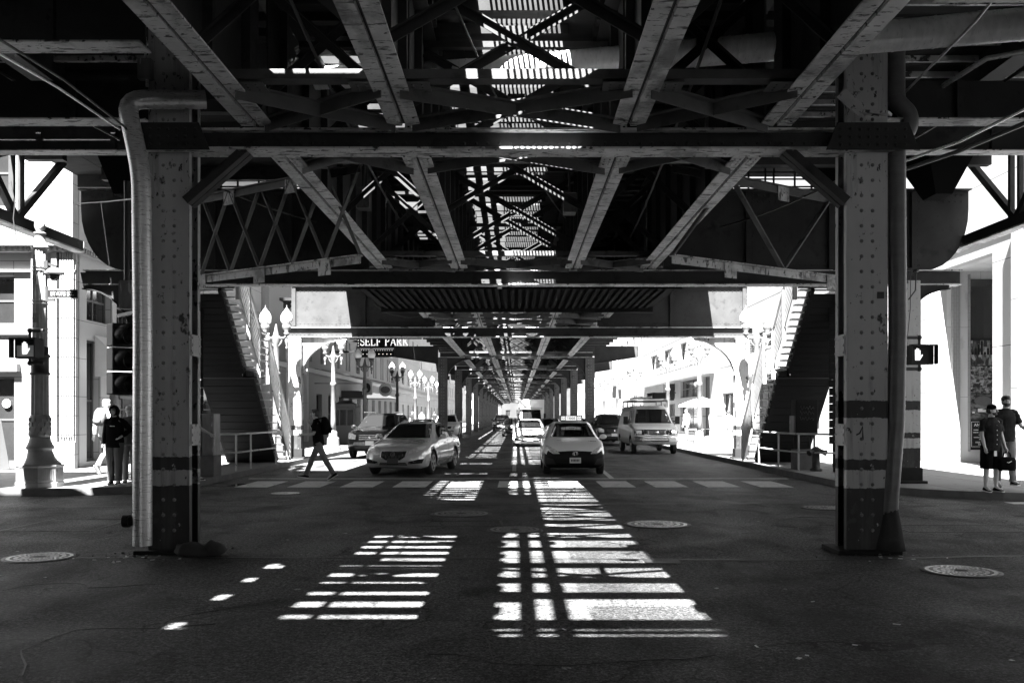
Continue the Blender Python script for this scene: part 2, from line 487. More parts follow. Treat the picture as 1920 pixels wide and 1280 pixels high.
mk = MB()
for i in range(-5, 6):
    x = i * 1.215 - .05
    if abs(x) < 7.2: mk.box(x - .38, x + .38, 21.0, 22.9, .001, .005)
o = mk.build('crosswalk', M['road_white']); tag(o, kind='structure')
mk = MB().box(-7.0, 7.1, 23.75, 23.95, .001, .005)
mk.box(-.12, .0, 27, 31, .001, .005).box(-.12, .0, 37, 41, .001, .005).box(-.12, 0, 47, 51, .001, .005)
pts = [(2.45, 23.95), (2.5, 26), (2.55, 30), (2.62, 40), (2.65, 60)]
for a, b in zip(pts, pts[1:]): mk.prism([a, b, (b[0]+.13, b[1]), (a[0]+.13, a[1])], 'xy', .001, .005)
mk.box(9.3, 13, 17.0, 17.35, .001, .005)
o = mk.build('road_lines', M['road_white']); tag(o, kind='structure')
# tar seam and patches across the near road
tp = MB()
pts = [(-30, 10.6), (-8, 10.5), (-3, 10.55), (0, 10.5), (3.2, 10.35), (6, 10.7), (30, 10.8)]
for a, b in zip(pts, pts[1:]): tp.prism([a, b, (b[0], b[1]+.07), (a[0], a[1]+.07)], 'xy', .0005, .0035)
pts = [(-30, 4.75), (-2, 4.7), (1, 4.65), (30, 4.9)]
for a, b in zip(pts, pts[1:]): tp.prism([a, b, (b[0], b[1]+.03), (a[0], a[1]+.03)], 'xy', .0005, .0035)
for x0, y0, x1, y1 in ((-1.9, 16.9, 9, 17.2), (-9, 16.4, -4.4, 16.7)): tp.prism([(x0, y0), (x1, y1), (x1, y1+.09), (x0, y0+.09)], 'xy', .0005, .0035)
for q in range(9):
    x, y = random.uniform(-7, 7), random.uniform(5.0, 15); a = random.uniform(-.5, 3.6); 
    for k in range(random.randint(8, 18)):
        a += random.gauss(0, .45); l = random.uniform(.12, .3); x2, y2 = x + l*cos(a), y + l*sin(a); wq = random.uniform(.006, .014)
        n_ = Vector((-(y2 - y), x2 - x)).normalized()*wq/2
        tp.prism([(x - n_.x, y - n_.y), (x2 - n_.x, y2 - n_.y), (x2 + n_.x, y2 + n_.y), (x + n_.x, y + n_.y)], 'xy', .0005, .003 + q*.0001)
        x, y = x2, y2
tp.prism([(1.45, 10.15), (1.85, 10.15), (1.85, 10.5), (1.45, 10.5)], 'xy', .004, .007)
for q, (x, y, a, b_) in enumerate(((5.6, 12.9, 2.2, .9), (-7.4, 13.0, 1.3, 1.6), (-1.4, 13.6, 1.2, .7))):
    pts = [(x, y), (x + a, y + .06), (x + a - .05, y + b_), (x + .04, y + b_ - .05)]
    for (p0, p1) in zip(pts, pts[1:] + pts[:1]):
        dn = Vector((-(p1[1]-p0[1]), p1[0]-p0[0])).normalized()*.02
        tp.prism([(p0[0]-dn.x, p0[1]-dn.y), (p1[0]-dn.x, p1[1]-dn.y), (p1[0]+dn.x, p1[1]+dn.y), (p0[0]+dn.x, p0[1]+dn.y)], 'xy', .0005, .0045)
o = tp.build('tar_seams', M['asphalt_d']); tag(o, kind='structure')
# ================================================================== elevated railway
ZS = 5.06            # underside of the stringers
SX = (-3.05, -1.32, 1.32, 3.05)

def riveted_column(name, label, x, y, h, m, group=None, w=.47, d=.38, base_z=0.0, battens=(1.42, 2.5), inner=1, rivet=.024):
    t = thing(name, label, 'column', (x, y, base_z), 0, group)
    MB().box(-w/2, w/2, 0, .03, 0, h).build('front_plate', m, t, bevel=.006)
    MB().box(-w/2, w/2, d - .03, d, 0, h).build('back_plate', m, t, bevel=.006)
    MB().box(-.02, .02, .031, d - .031, 0, h - .01).build('web', M['dark'], t)
    lip = MB()
    for s in (-1, 1):
        lip.box(s*w/2 - s*.002, s*w/2 + s*.012, -.002, .09, .02, h - .02)
        lip.box(s*w/2 - s*.002, s*w/2 + s*.012, d - .09, d + .002, .02, h - .02)
    lip.build('corner_angles', m, t, bevel=.004)
    rv = MB()
    z = .28
    while z < h - .1:
        for xx in (-.066, .066): rv.dome((xx, 0, z), (0, -1, 0), rivet)
        z += .182
    rv.build('rivets', M['rivet'], t)
    bt = MB()
    for z in battens:
        for s in (-1, 1):
            bt.box(s*(w/2 + .014), s*(w/2 + .026), .03, d - .03, z - .13, z + .13)
            for zz in (-.09, 0, .09):
                for yy in (.06, d - .06): bt.dome((s*(w/2 + .026), yy, z + zz), (s, 0, 0), .02)
    bt.build('batten_plate', m, t, bevel=.003)
    return t

colL = riveted_column('steel_column', 'riveted steel column in the roadway with a downpipe on its left side', -4.16, 10.9, 6.75, M['column'], 'columns of the elevated railway')
colR = riveted_column('steel_column', 'riveted steel column in the roadway with a ragged black paint patch', 4.2, 10.9, 6.75, M['column_r'], 'columns of the elevated railway')
for t, lab in ((colL, None), (colR, None)):
    MB().box(-.38, .38, -.12, .5, 0, .05).build('base_plate', M['dark'], t, bevel=.01)
    b = MB()
    for s in (-1, 1):
        b.bar((s*.24, .16, 6.0), (s*.24, .16, 6.01), .01, .01)
    gp = MB().prism([(-.55, 4.78), (.55, 4.78), (.42, 5.1), (-.42, 5.1)], 'xz', -.185, -.163)
    for xx in (-.4, -.28, -.16, -.05, .06, .17, .28, .4):
        for zz in (4.84, 4.93, 5.02): gp.dome((xx*.95, -.185, zz), (0, -1, 0), .022)
    gp.build('gusset_plate', M['steel'], t, bevel=.003)

MB().box(.12, .2, -.012, -.002, 3.05, 3.13).box(.13, .14, -.016, -.0125, 3.07, 3.11).box(.155, .165, -.016, -.0125, 3.07, 3.11).box(.18, .19, -.016, -.0125, 3.07, 3.11).build('number_tag', M['iron'], colR)
MB().tube([(-.13, -.004, 1.42), (-.09, -.004, 1.44), (-.055, -.004, 1.52), (-.05, -.004, 1.36)], .009, 6).build('graffiti', M['black'], colR)
ords = ['second', 'third', 'fourth', 'fifth', 'sixth', 'seventh', 'eighth', 'ninth', 'tenth', 'eleventh', 'twelfth', 'thirteenth', 'fourteenth', 'fifteenth', 'sixteenth', 'seventeenth', 'eighteenth']
BENTS = [52.3, 66.6, 81, 95, 109, 123, 138, 153, 168, 184, 200, 218, 238]
side = {-1: 'left', 1: 'right'}
proto = {}
for i, y in enumerate(BENTS):
    for s in (-1, 1):
        lab = f'slim riveted column in the road, {ords[i]} of the {side[s]} row from the camera'
        if not proto:
            t = riveted_column('steel_column', lab, s*4.23, y, 5.0, M['brace'], 'columns of the elevated railway', w=.5, d=.4, battens=(), rivet=.03)
            proto['c'] = t
        else:
            t = copy_tree(proto['c']); t.location = (s*4.23, y, 0); t['label'] = lab

def kerb_column(label, x, y, h, m):
    t = thing('steel_column', label, 'column', (x, y, .15), 0, 'columns of the elevated railway')
    MB().box(-.22, .22, 0, .03, 0, h).box(-.22, .22, .37, .4, 0, h).build('face_plate', m, t, bevel=.005)
    MB().box(-.2, .2, .031, .369, 0, h - .005).build('web', m, t)
    rv = MB(); z = .3
    while z < h - .1:
        for xx in (-.15, .15): rv.dome((xx, 0, z), (0, -1, 0), .02, 6)
        z += .2
    rv.build('rivets', m, t)
    MB().box(-.34, .34, -.1, .5, -.01, .06).build('base_plate', M['dark'], t, bevel=.01)
    MB().box(-.26, .26, -.03, .43, .061, .35).build('base_shoe', M['dark'], t, bevel=.01)
    return t
kerb_column('dark kerbside column standing behind the downpipe of the left roadway column', -8.62, 21.1, 4.5, M['column'])
kerb_column('striped kerbside column behind the crooked downpipe at the right corner', 8.75, 20.2, 4.5, M['column_r'])
kerb_column('sunlit white kerbside column behind the man crossing the street', -7.74, 31.8, 4.2, M['column'])
kerb_column('sunlit white kerbside column beside the right station stair', 7.9, 31.8, 4.2, M['column'])

# ---- shallow cross girders between columns
def cross_girder(label, y, x0, x1, z0, z1, wings=(), arcs=None, brackets=None, rivets=True, knees=False, fm=None):
    t = thing('cross_girder', label, 'girder', (0, y, 0), 0, 'cross girders of the elevated railway')
    dd = .36
    fl = MB().box(x0, x1, .0, dd, z0, z0 + .025).box(x0, x1, .0, dd, z1 - .025, z1)
    if rivets:
        x = x0 + .1
        while x < x1:
            for yy in (.05, dd - .05): fl.dome((x, yy, z0), (0, 0, -1), .02, 6)
            x += .16
    fl.build('flange', fm or M['flange'], t, bevel=.004)
    wb = MB().box(x0 + .01, x1 - .01, dd/2 - .06, dd/2 + .06, z0 + .026, z1 - .026)
    if rivets:
        x = x0 + .1
        while x < x1:
            wb.dome((x, dd/2 - .06, z0 + .1), (0, -1, 0), .02, 6)
            x += .14
    wb.build('web', M['steel'], t)
    for (a, b, zb, zt, ce) in wings:
        s = 1 if b > a else -1
        # ce: radius of the curved outer lower corner
        poly = [(a, zb), (a, zt), (b, zt)]
        if ce:
            for k in range(9):
                an = pi/2 * k / 8
                poly.append((b - s*ce*(1 - cos(an)) * 1.25, zb + (zt - zb) * .42 + (zt - zb)*.35 - (zt - zb)*.77 * sin(an)))
        else: poly.append((b, zb))
        wv = MB().prism(poly, 'xz', .13, .2)
        n = int(abs(b - a) / .14)
        for k in range(n):
            x = a + s*(k + .5)*.14
            for zz in (zt - .1, zt - .24): wv.dome((x, .13, zz), (0, -1, 0), .022, 6)
            if not ce or abs(x) < abs(b) - 1.1: wv.dome((x, .13, zb + .12), (0, -1, 0), .022, 6)
        wv.build('plate_web', M['steel'], t, bevel=.004)
        nst = max(2, int(abs(b - a) / 1.6))
        for k in range(nst):
            x = a + s*(abs(b - a) - (1.3 if ce else .1)) * k / (nst - 1); st = MB()
            st.box(x - .06, x + .06, .06, .129, zb + .03, zt - .03)
            for q in range(int((zt - zb)/.14)): st.dome((x - .11, .13, zb + .1 + q*.14), (0, -1, 0), .018, 5); st.dome((x + .11, .13, zb + .1 + q*.14), (0, -1, 0), .018, 5)
            st.build('stiffener', M['steel'], t)
        MB().box(a, b, -.03, .36, zt, zt + .03).build('top_flange', M['steel'], t)
    if arcs:
        for (xc, s, r, zt) in arcs:         # quarter-round haunch under the girder, inside the column
            poly = [(xc, zt), (xc - s*r*1.25, zt)]
            for k in range(1, 9):
                an = pi/2 * k / 8
                poly.append((xc - s*r*1.25*(1 - sin(an)), zt - r*(1 - cos(an)) - .06))
            poly.append((xc, zt - r - .06))
            hm = MB().prism(poly, 'xz', .13, .2)
            pr = []
            for k in range(0, 9):
                an = pi/2 * k / 8
                pr.append((xc - s*r*1.25*(1 - sin(an)), dd/2 - .02, zt - r*(1 - cos(an)) - .06))
            for a_, b_ in zip(pr, pr[1:]): hm.bar(a_, b_, .26, .025)
            hm.build('haunch', M['steel'] if y > 40 else M['column'], t)
    if brackets:
        for (s, xa, xb) in brackets:        # tapering cantilever outside the column
            hm = MB().prism([(s*xa, z1 + .35), (s*xb, z1 + .35), (s*xb, z1 - .25), (s*xa, z0 - .35)], 'xz', .13, .2)
            hm.bar((s*xa, dd/2 - .02, z0 - .36), (s*xb, dd/2 - .02, z1 - .26), .28, .03)
            hm.box(s*xb - .03, s*xb + .03, 0, dd, z1 - .27, z1 + .36)
            hm.build('cantilever_bracket', M['steel'], t)
    if knees:
        for s in (-1, 1):
            kb = MB().bar((s*3.22, .1, z0 + .02), (s*3.93, .1, z0 - .6), .12, .1).bar((s*3.22, .24, z0 + .02), (s*3.93, .24, z0 - .6), .12, .1)
            kb.build('knee_brace', M['steel'], t)
    return t

cross_girder('nearest riveted cross girder spanning between the two roadway columns', 10.75, -4.5, 4.5, 4.8, 5.05, knees=True)
cross_girder('second cross girder with deep riveted plate wings, above the crosswalk', 21.2, -10.1, 10.4, 4.7, 5.05,
    wings=((-3.5, -10.2, 5.06, 6.9, .8), (3.5, 10.6, 5.06, 6.9, .8)))
cross_girder('third cross girder with pale plate webs, behind the corrugated mezzanine floor', 31.85, -8.1, 8.3, 4.4, 4.75,
    wings=((-2.9, -7.9, 4.76, 6.25, 0), (2.9, 8.1, 4.76, 6.25, 0)), arcs=((-7.5, -1, 1.25, 4.38), (7.66, 1, 1.25, 4.38)))
for i, y in enumerate(BENTS):
    cross_girder(f'{ords[i]} slim cross girder down the street with rounded corner haunches', y, -4.4, 4.4, 5.0, 5.3,
        arcs=((-3.98, -1, 1.2, 4.98), (3.98, 1, 1.2, 4.98)), brackets=((-1, 4.5, 7.0), (1, 4.5, 7.0)), rivets=False)

# ---- curved outer bracket on the second bent
for s in (-1, 1):
    poly = [(s*8.97, 5.0), (s*10.2, 5.0)]
    for k in range(0, 9):
        an = pi/2*k/8
        poly.append((s*(8.97 + 1.15*(1 - sin(an))), 4.62 - 1.2*(1 - cos(an))))
    poly.append((s*8.97, 3.42))
    t = thing('column_bracket', f'dark curved bracket on the outer side of the {side[s]} kerbside column', 'bracket', (0, 21.2, 0), 0, 'curved brackets')
    MB().prism(poly, 'xz', .1, .17).build('web', M['steel'], t)
    pr = [(s*(8.97 + 1.15*(1 - sin(pi/2*k/8))), .14, 4.61 - 1.2*(1 - cos(pi/2*k/8))) for k in range(9)]
    h = MB()
    for a_, b_ in zip(pr, pr[1:]): h.bar(a_, b_, .26, .03)
    h.build('curved_flange', M['dark'], t)

# ---- spans: stringers, lateral braces, cross frames
def angle_bar(mb, p0, p1, w=.12, th=.014):
    mb.bar(p0, p1, w, th)
    mb.bar(Vector(p0) + Vector((0, 0, -w/2)), Vector(p1) + Vector((0, 0, -w/2)), th, w)

def span(label, y0, y1, frames, detail=True):
    t = thing('elevated_span', label, 'bridge span', (0, y0, 0), 0, 'spans of the elevated railway')
    n = y1 - y0
    for i, x in enumerate(SX):
        g = MB().box(x - .013, x + .013, .02, n - .02, ZS + .03, 6.85)
        g.box(x - .2, x + .2, .02, n - .02, 6.85, 6.88)
        if detail:
            y = .6
            while y < n - .4:
                g.box(x - .11, x + .11, y - .04, y + .04, ZS + .04, 6.84)
                y += 1.25
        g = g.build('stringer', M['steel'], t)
        fl = MB()
        fl.box(x - .19, x - .022, .02, n - .02, ZS, ZS + .022).box(x + .022, x + .19, .02, n - .02, ZS, ZS + .022)
        fl.box(x - .036, x - .016, .02, n - .02, ZS + .023, ZS + .16).box(x + .016, x + .036, .02, n - .02, ZS + .023, ZS + .16)
        if detail:
            for ye in (1.0, 1.12, 1.24, n - 1.0, n - 1.12, n - 1.24, .2, .32, n - .2, n - .32):
                for xx in (-.14, -.07, .07, .14): fl.dome((x + xx, ye, ZS), (0, 0, -1), .019, 6)
        fl.build('bottom_flange', M['flange'], g, bevel=.003)
    def lateral(ya, yb, xa, xb):
        lb = MB()
        angle_bar(lb, (xa + .1, ya, ZS + .06), (xb - .1, yb, ZS + .06), .15)
        angle_bar(lb, (xa + .1, yb, ZS + .075), (xb - .1, ya, ZS + .075), .15)
        lb.build('lateral_brace', M['brace'], t)
        sb = MB()
        yy = ya if ya > .5 else yb
        sb.box(xa + .04, xb - .04, yy - .09, yy + .09, ZS + .09, ZS + .105).box(xa + .04, xb - .04, yy - .09, yy - .078, ZS + .106, ZS + .19)
        sb.box(xa + .16, xa + .42, yy - .14, yy + .14, ZS + .03, ZS + .042).box(xb - .42, xb - .16, yy - .14, yy + .14, ZS + .03, ZS + .042)
        for q in (-.08, 0, .08):
            for xx in (xa + .24, xa + .34, xb - .24, xb - .34): sb.dome((xx, yy + q, ZS + .03), (0, 0, -1), .017, 6)
        sb.build('strut', M['brace'], t)
    if detail:
        for a, b in zip(SX, SX[1:]):
            lateral(.05, 1.45, a, b)
            lateral(n - 1.2, n - .05, a, b)
    else:
        for a, b in zip(SX, SX[1:]): lateral(n - 1.6, n - .1, a, b)
    for yf in frames:
        for a, b in zip(SX, SX[1:]):
            cf = MB()
            angle_bar(cf, (a + .05, yf - y0, 6.72), (b - .05, yf - y0 + .02, 5.25), .11)
            angle_bar(cf, (a + .05, yf - y0 + .05, 5.25), (b - .05, yf - y0 + .07, 6.72), .11)
            cf.bar((a + .05, yf - y0 + .03, 6.78), (b - .05, yf - y0 + .03, 6.78), .1, .08)
            cf.box((a+b)/2 - .12, (a+b)/2 + .12, yf - y0 + .022, yf - y0 + .03, 5.87, 6.11)
            cf.build('cross_frame', M['steel'], t)
    return t
span('nearest overhead span of four girders running over the camera to the first bent', -8, 10.75, (2.5, 5.5, 8.6, 10.4))
span('second overhead span of four girders between the first and second cross girders', 11.12, 21.2, (12.6, 15.8, 19.0, 20.6))
span('third overhead span hidden above the corrugated mezzanine floor', 21.57, 31.8, (24.5, 28, 31))
ys = [32.25] + BENTS
sp = None
for i, (a, b) in enumerate(zip(ys, ys[1:])):
    fr = [a + 3.5, a + 7.5, b - 2.5] if i < 4 else [b - 2.5]
    span(f'overhead span down the street, {ords[i+2]} one counting from the camera', a + .2, b, fr, detail=i < 2)

# ---- track deck: floor strips with slits, ties, rails
ZD = 7.08
deck = thing('track_deck', 'timber track floor of the elevated railway with long slits of sky', 'deck', (0, 2, 0))
Y1 = 246.0
def strips(xs, y0, y1, nm='deck_boards', m=None):
    g = MB()
    for a, b in xs: g.box(a, b, y0 - 2, y1 - 2, ZD, ZD + .06)
    return g.build(nm, m or M['plank'], deck)
SOLID = [(-4.5, -3.69), (-3.5, -2.98), (-1.68, -1.13), (-.94, -.78), (-.66, -.51), (.6, 4.5)]
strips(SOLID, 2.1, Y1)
strips([(-12.4, 11.4)], -100, 2.1)
MB().box(-2.66, -2.58, .1, Y1 - 2, ZD - .001, ZD + .1).build('guard_timber', M['wood'], deck)
pch = MB()      # boards added to shape the sun patches on the road and close sky gaps
for a, b, ya, yb in ((-3, -1.65, 3.9, 4.32), (-3, -1.65, 8.55, 13.2), (-3, -2.0, 13.75, 14.3), (-1.2, -.55, 8.5, 14.3), (-3, -1.65, 18.4, 19.6), (-1.2, .7, 18.8, 19.5),
                     (-3.72, -3.47, 2.1, 2.4), (-3.72, -3.47, 2.62, 3.5), (-3.72, -3.47, 3.75, 4.4), (-3.72, -3.47, 4.62, 5.2), (-3.72, -3.47, 5.5, 9.5), (-3.72, -3.47, 9.7, 60), (-3, -1.65, 2.1, 2.75), (-.6, .7, 20.0, 22.0), (-2.5, -2.2, 2.9, 3.1), (-2.9, -2.5, 5.7, 5.9), (-2.0, -1.65, 6.9, 7.3), (.2, .45, 5.7, 5.82), (-.1, .0, 4.7, 5.4), (.45, .7, 6.8, 7.0), (.55, .7, 3.0, 3.3), (-.6, -.45, 7.0, 7.3), (-.6, -.5, 3.9, 4.2),
                     (-3, -1.65, 19.65, 21.0), (-3, -1.65, 21.5, 23.2), (-3, -1.65, 23.6, 25.5), (-3, -1.65, 27, 30), (-3, -1.65, 35, 37), (-3, -1.65, 44, 47.5), (-1.15, -.9, 3.4, 3.9)):
    pch.box(a, b, ya - 2, yb - 2, ZD + .061, ZD + .1)
pch.build('light_mask_boards', M['plank'], deck)

def track(label, xc, open_):
    t = thing('railway_track', label, 'railway track', (xc, 2, 0), 0, 'tracks on the elevated railway')
    for s in (-1, 1):
        r = MB().box(s*.755 - .035, s*.755 + .035, -10, Y1 - 2, 7.15, 7.29).build('rail', M['rail'], t)
    tie = None
    rest = MB()
    k = 0
    for i in range(int((Y1 - 2.2) / .5)):
        y = .18 + i * .5 + random.uniform(-.03, .03)
        wd = random.uniform(.2, .25)
        if i < 92:
            if tie is None: tie = MB().box(-1.25, 1.25, -.11, .11, 6.89, 7.06).build('railway_tie', M['wood'], t); o = tie
            else:
                o = tie.copy(); COL.objects.link(o); o.parent = t
            o.location = (0, y, 0)
        else: rest.box(-1.25, 1.25, y - .11, y + .11, 6.89, 7.06)
    o = rest.build('railway_ties', M['wood'], t); o['kind'] = 'stuff'
    return t
track('left railway track overhead with light falling between its ties', -2.32, True)
track('right railway track overhead, boarded over and dark underneath', 2.32, False)

# ---- centre footwalk of narrow slats
fw = thing('slatted_footwalk', 'slatted walkway between the overhead tracks with bright sky in its gaps', 'walkway', (0, 2, 0))
gaps = [2.1, 2.65, 3.8, 4.58, 5.5, 6.72, 7.65]
y = 8.6
while y < 120: gaps.append(y); y += random.choice((.72, .8, .95, .95))
ct = None
for i, y in enumerate(gaps):
    if i < 98:
        if ct is None: ct = MB().box(-1.2, .72, -.13, .13, ZD - .14, ZD - .002).build('cross_timber', M['wood'], fw); o = ct
        else:
            o = ct.copy(); COL.objects.link(o); o.parent = fw
        o.location = (0, y - 2, 0)
        if y > 8.5: o.scale = (1, random.choice((.45, .7, 1, 1.1)), 1)
sl = None
yy = 2.1; n = 0
while yy < 130 and n < 90:
    L_ = random.choice((1.2, 1.8, 2.4))
    if sl is None:
        g = MB()
        for k in range(14): g.box(-.34 + k*.068, -.34 + k*.068 + .03, .01, .99, ZD, ZD + .03)
        sl = g.build('slat_panel', M['wood'], fw); o = sl
    else:
        o = sl.copy(); COL.objects.link(o); o.parent = fw
    o.location = (random.uniform(-.02, .02), yy - 2, 0); o.scale = (1, L_, 1)
    yy += L_ + random.choice((0, 0, .05, .3)); n += 1

# ---- side decks over the crossing, platforms farther on
def side_deck(label, s):
    t = thing('side_deck', label, 'deck', (s*4.4, -40, 0), 0, 'decks beside the tracks')
    WD = 8.0 if s < 0 else 7.0
    pl = MB(); y = 0
    END = 53.95 if s < 0 else 56.4
    while y < END - .05:
        wd = random.choice((.28, .3, .45, .6))
        pl.box(0, s*WD, y, y + wd, 6.95, 7.02)
        y += wd + (random.choice((.0, .012, .02, .035)) if y > 40 else 0.0)
    pl.build('planks', M['plank'], t)
    bm_ = MB()
    for x in (2.5, 5.0):
        bm_ = MB(); bm_.box(s*x - .09, s*x + .09, 0, END - .2, 6.55, 6.94).box(s*x - .16, s*x + .16, 0, END - .2, 6.52, 6.549)
        bm_.build('floor_beam', M['steel'], t)
    y = 41.0; j = None
    while y < END - .3:
        if j is None: j = o = MB().box(s*.3, s*(WD - .1), 0, .05, 6.86, 6.949).build('joist', M['flange'], t)  # pale bars added to draw the thin light lines under the deck
        else: o = j.copy(); COL.objects.link(o)
        o.location = (0, y, 0); y += .62
    e = MB().box(0, s*WD, END + .02, END + .12, 6.5, 7.1).build('edge_beam', M['steel'], t)
    return t
for s in (-1, 1): side_deck(f'dark timber deck over the crossing on the {side[s]}, seen from below', s)

def platform(label, s, y0, y1, xo, xi=4.35):
    t = thing('station_platform', label, 'platform', (0, y0, 0), 0, 'platforms beside the tracks')
    MB().box(s*xi, s*xo, 0, y1 - y0, 6.9, 7.02).build('floor', M['plank'], t)
    y = .5; j = None
    while y < y1 - y0:
        if j is None: j = o = MB().box(s*xi, s*(xo - .05), 0, .2, 6.6, 6.899).build('joist', M['steel'], t)
        else: o = j.copy(); COL.objects.link(o)
        o.location = (0, y, 0); y += 2.4
    return t
platform('long platform beside the left track beyond the mezzanine', -1, 22.5, 200, 6.1)
platform('long platform beside the right track beyond the mezzanine', 1, 22.5, 200, 6.6)
platform('added unseen platform that shades the left row of street lamps', -1, 41.5, 60.5, 10.8, 6.12)  # added out of sight to keep the left lamps and kiosk in shade

platform('added high boards shading the left plate girder wing', -1, 13.8, 22.4, 9.85)  # added to shade the left girder wing and the hooded figure
platform('added high boards shading the right plate girder wing', 1, 14.9, 22.4, 10.6)  # added overhead to keep the sun off the right girder wing
platform('short strip of added boards shading the left girder tip', -1, 19.3, 22.4, 10.75, 9.87)  # added strip that only casts shade on the girder tip
for o in [o for o in bpy.data.objects if o.name.startswith('station_platform')][-3:]: o.location.z = .62

for s in (-1, 1):
    t = thing('platform_fence', f'dark boarded fence with an open railing bay above the {side[s]} plate girder', 'fence', (0, 21.62, 6.95), 0, 'platform fences')
    MB().box(s*2.9, s*5.15, 0, .05, 0, .64).box(s*7.15, s*9.2, 0, .05, 0, .64).build('boards', M['soot'], t)
    r = MB()
    for z in (.12, .3, .46): r.box(s*5.15, s*7.15, .01, .04, z, z + .035)
    for x in (5.5, 5.9, 6.1, 6.6, 7.0): r.box(s*x, s*(x + .04), .005, .045, 0, .64)
    r.build('railing', M['dark'], t)
# ---- mezzanine floor with corrugated underside
t = thing('mezzanine_floor', 'black mezzanine floor with corrugated underside across the street', 'mezzanine', (0, 23, 0))
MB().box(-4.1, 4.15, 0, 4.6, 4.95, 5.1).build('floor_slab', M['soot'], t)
c = MB(); x = -3.9
while x < 3.95: c.bar((x, .12, 4.91), (x, 4.5, 4.91), .09, .06); x += .2
c.build('corrugation', M['soot'], t)
MB().box(-4.14, 4.19, -.06, -.001, 4.84, 5.12).build('front_fascia', M['soot'], t, bevel=.004)
MB().box(-4.1, 4.15, 4.602, 4.66, 4.78, 5.1).build('rear_fascia', M['black'], t)
t = thing('conduit', 'thin dark conduit drooping below the left end of the mezzanine', 'conduit', (-4.5, 31, 5))
MB().tube([(-.4, .3, .5), (.1, .3, .15), (.8, .3, .02), (1.6, .3, .12), (2.1, .3, .4)], .02, 6).build('pipe', M['cable'], t)

# ---- lattice trusses beside the stringers
for s in (-1, 1):
    lab = ('pale' if s < 0 else 'dim') + f' lattice brace truss between the {side[s]} roadway column and the girders'
    t = thing('lattice_truss', lab, 'truss', (0, 0, 0), 0, 'lattice brace trusses')
    A, B = Vector((s*5.8, 16.75, 0)), Vector((s*2.5, 14.6, 0))
    d = (B - A); zl, zh = 4.22, 5.68
    for z, nm in ((zl, 'bottom_chord'), (zh, 'top_chord')):
        c = MB(); angle_bar(c, A + Vector((0, 0, z)), B + Vector((0, 0, z)), .13, .02); c.build(nm, M['flange'] if z == zl else M['brace'], t)
    nn = 5 if s < 0 else 3
    for k in range(nn):
        f0, f1 = k / nn, (k + 1) / nn
        c = MB()
        p, q = A + d*f0, A + d*f1
        off = Vector((0, .03*s, 0))
        if k % 2 == 0: c.bar(p + Vector((0, 0, zl)), q + Vector((0, 0, zh)), .07, .02).bar(p + Vector((0, .05, zh)), q + Vector((0, .05, zl)), .07, .02) if s < 0 else c.bar(p + Vector((0, 0, zh)), q + Vector((0, 0, zl)), .1, .03)
        else: c.bar(p + Vector((0, 0, zh)), q + Vector((0, 0, zl)), .07, .02).bar(p + Vector((0, .05, zl)), q + Vector((0, .05, zh)), .07, .02) if s < 0 else c.bar(p + Vector((0, 0, zl)), q + Vector((0, 0, zh)), .1, .03)
        c.build('diagonal', M['brace'], t)
        gz = zl if k % 2 == 0 else zh
        MB().bar(p + Vector((0, -.03, gz - .12)) - d.normalized()*.14, p + Vector((0, -.03, gz - .12)) + d.normalized()*.14, .012, .28).build('gusset', M['flange'], t)

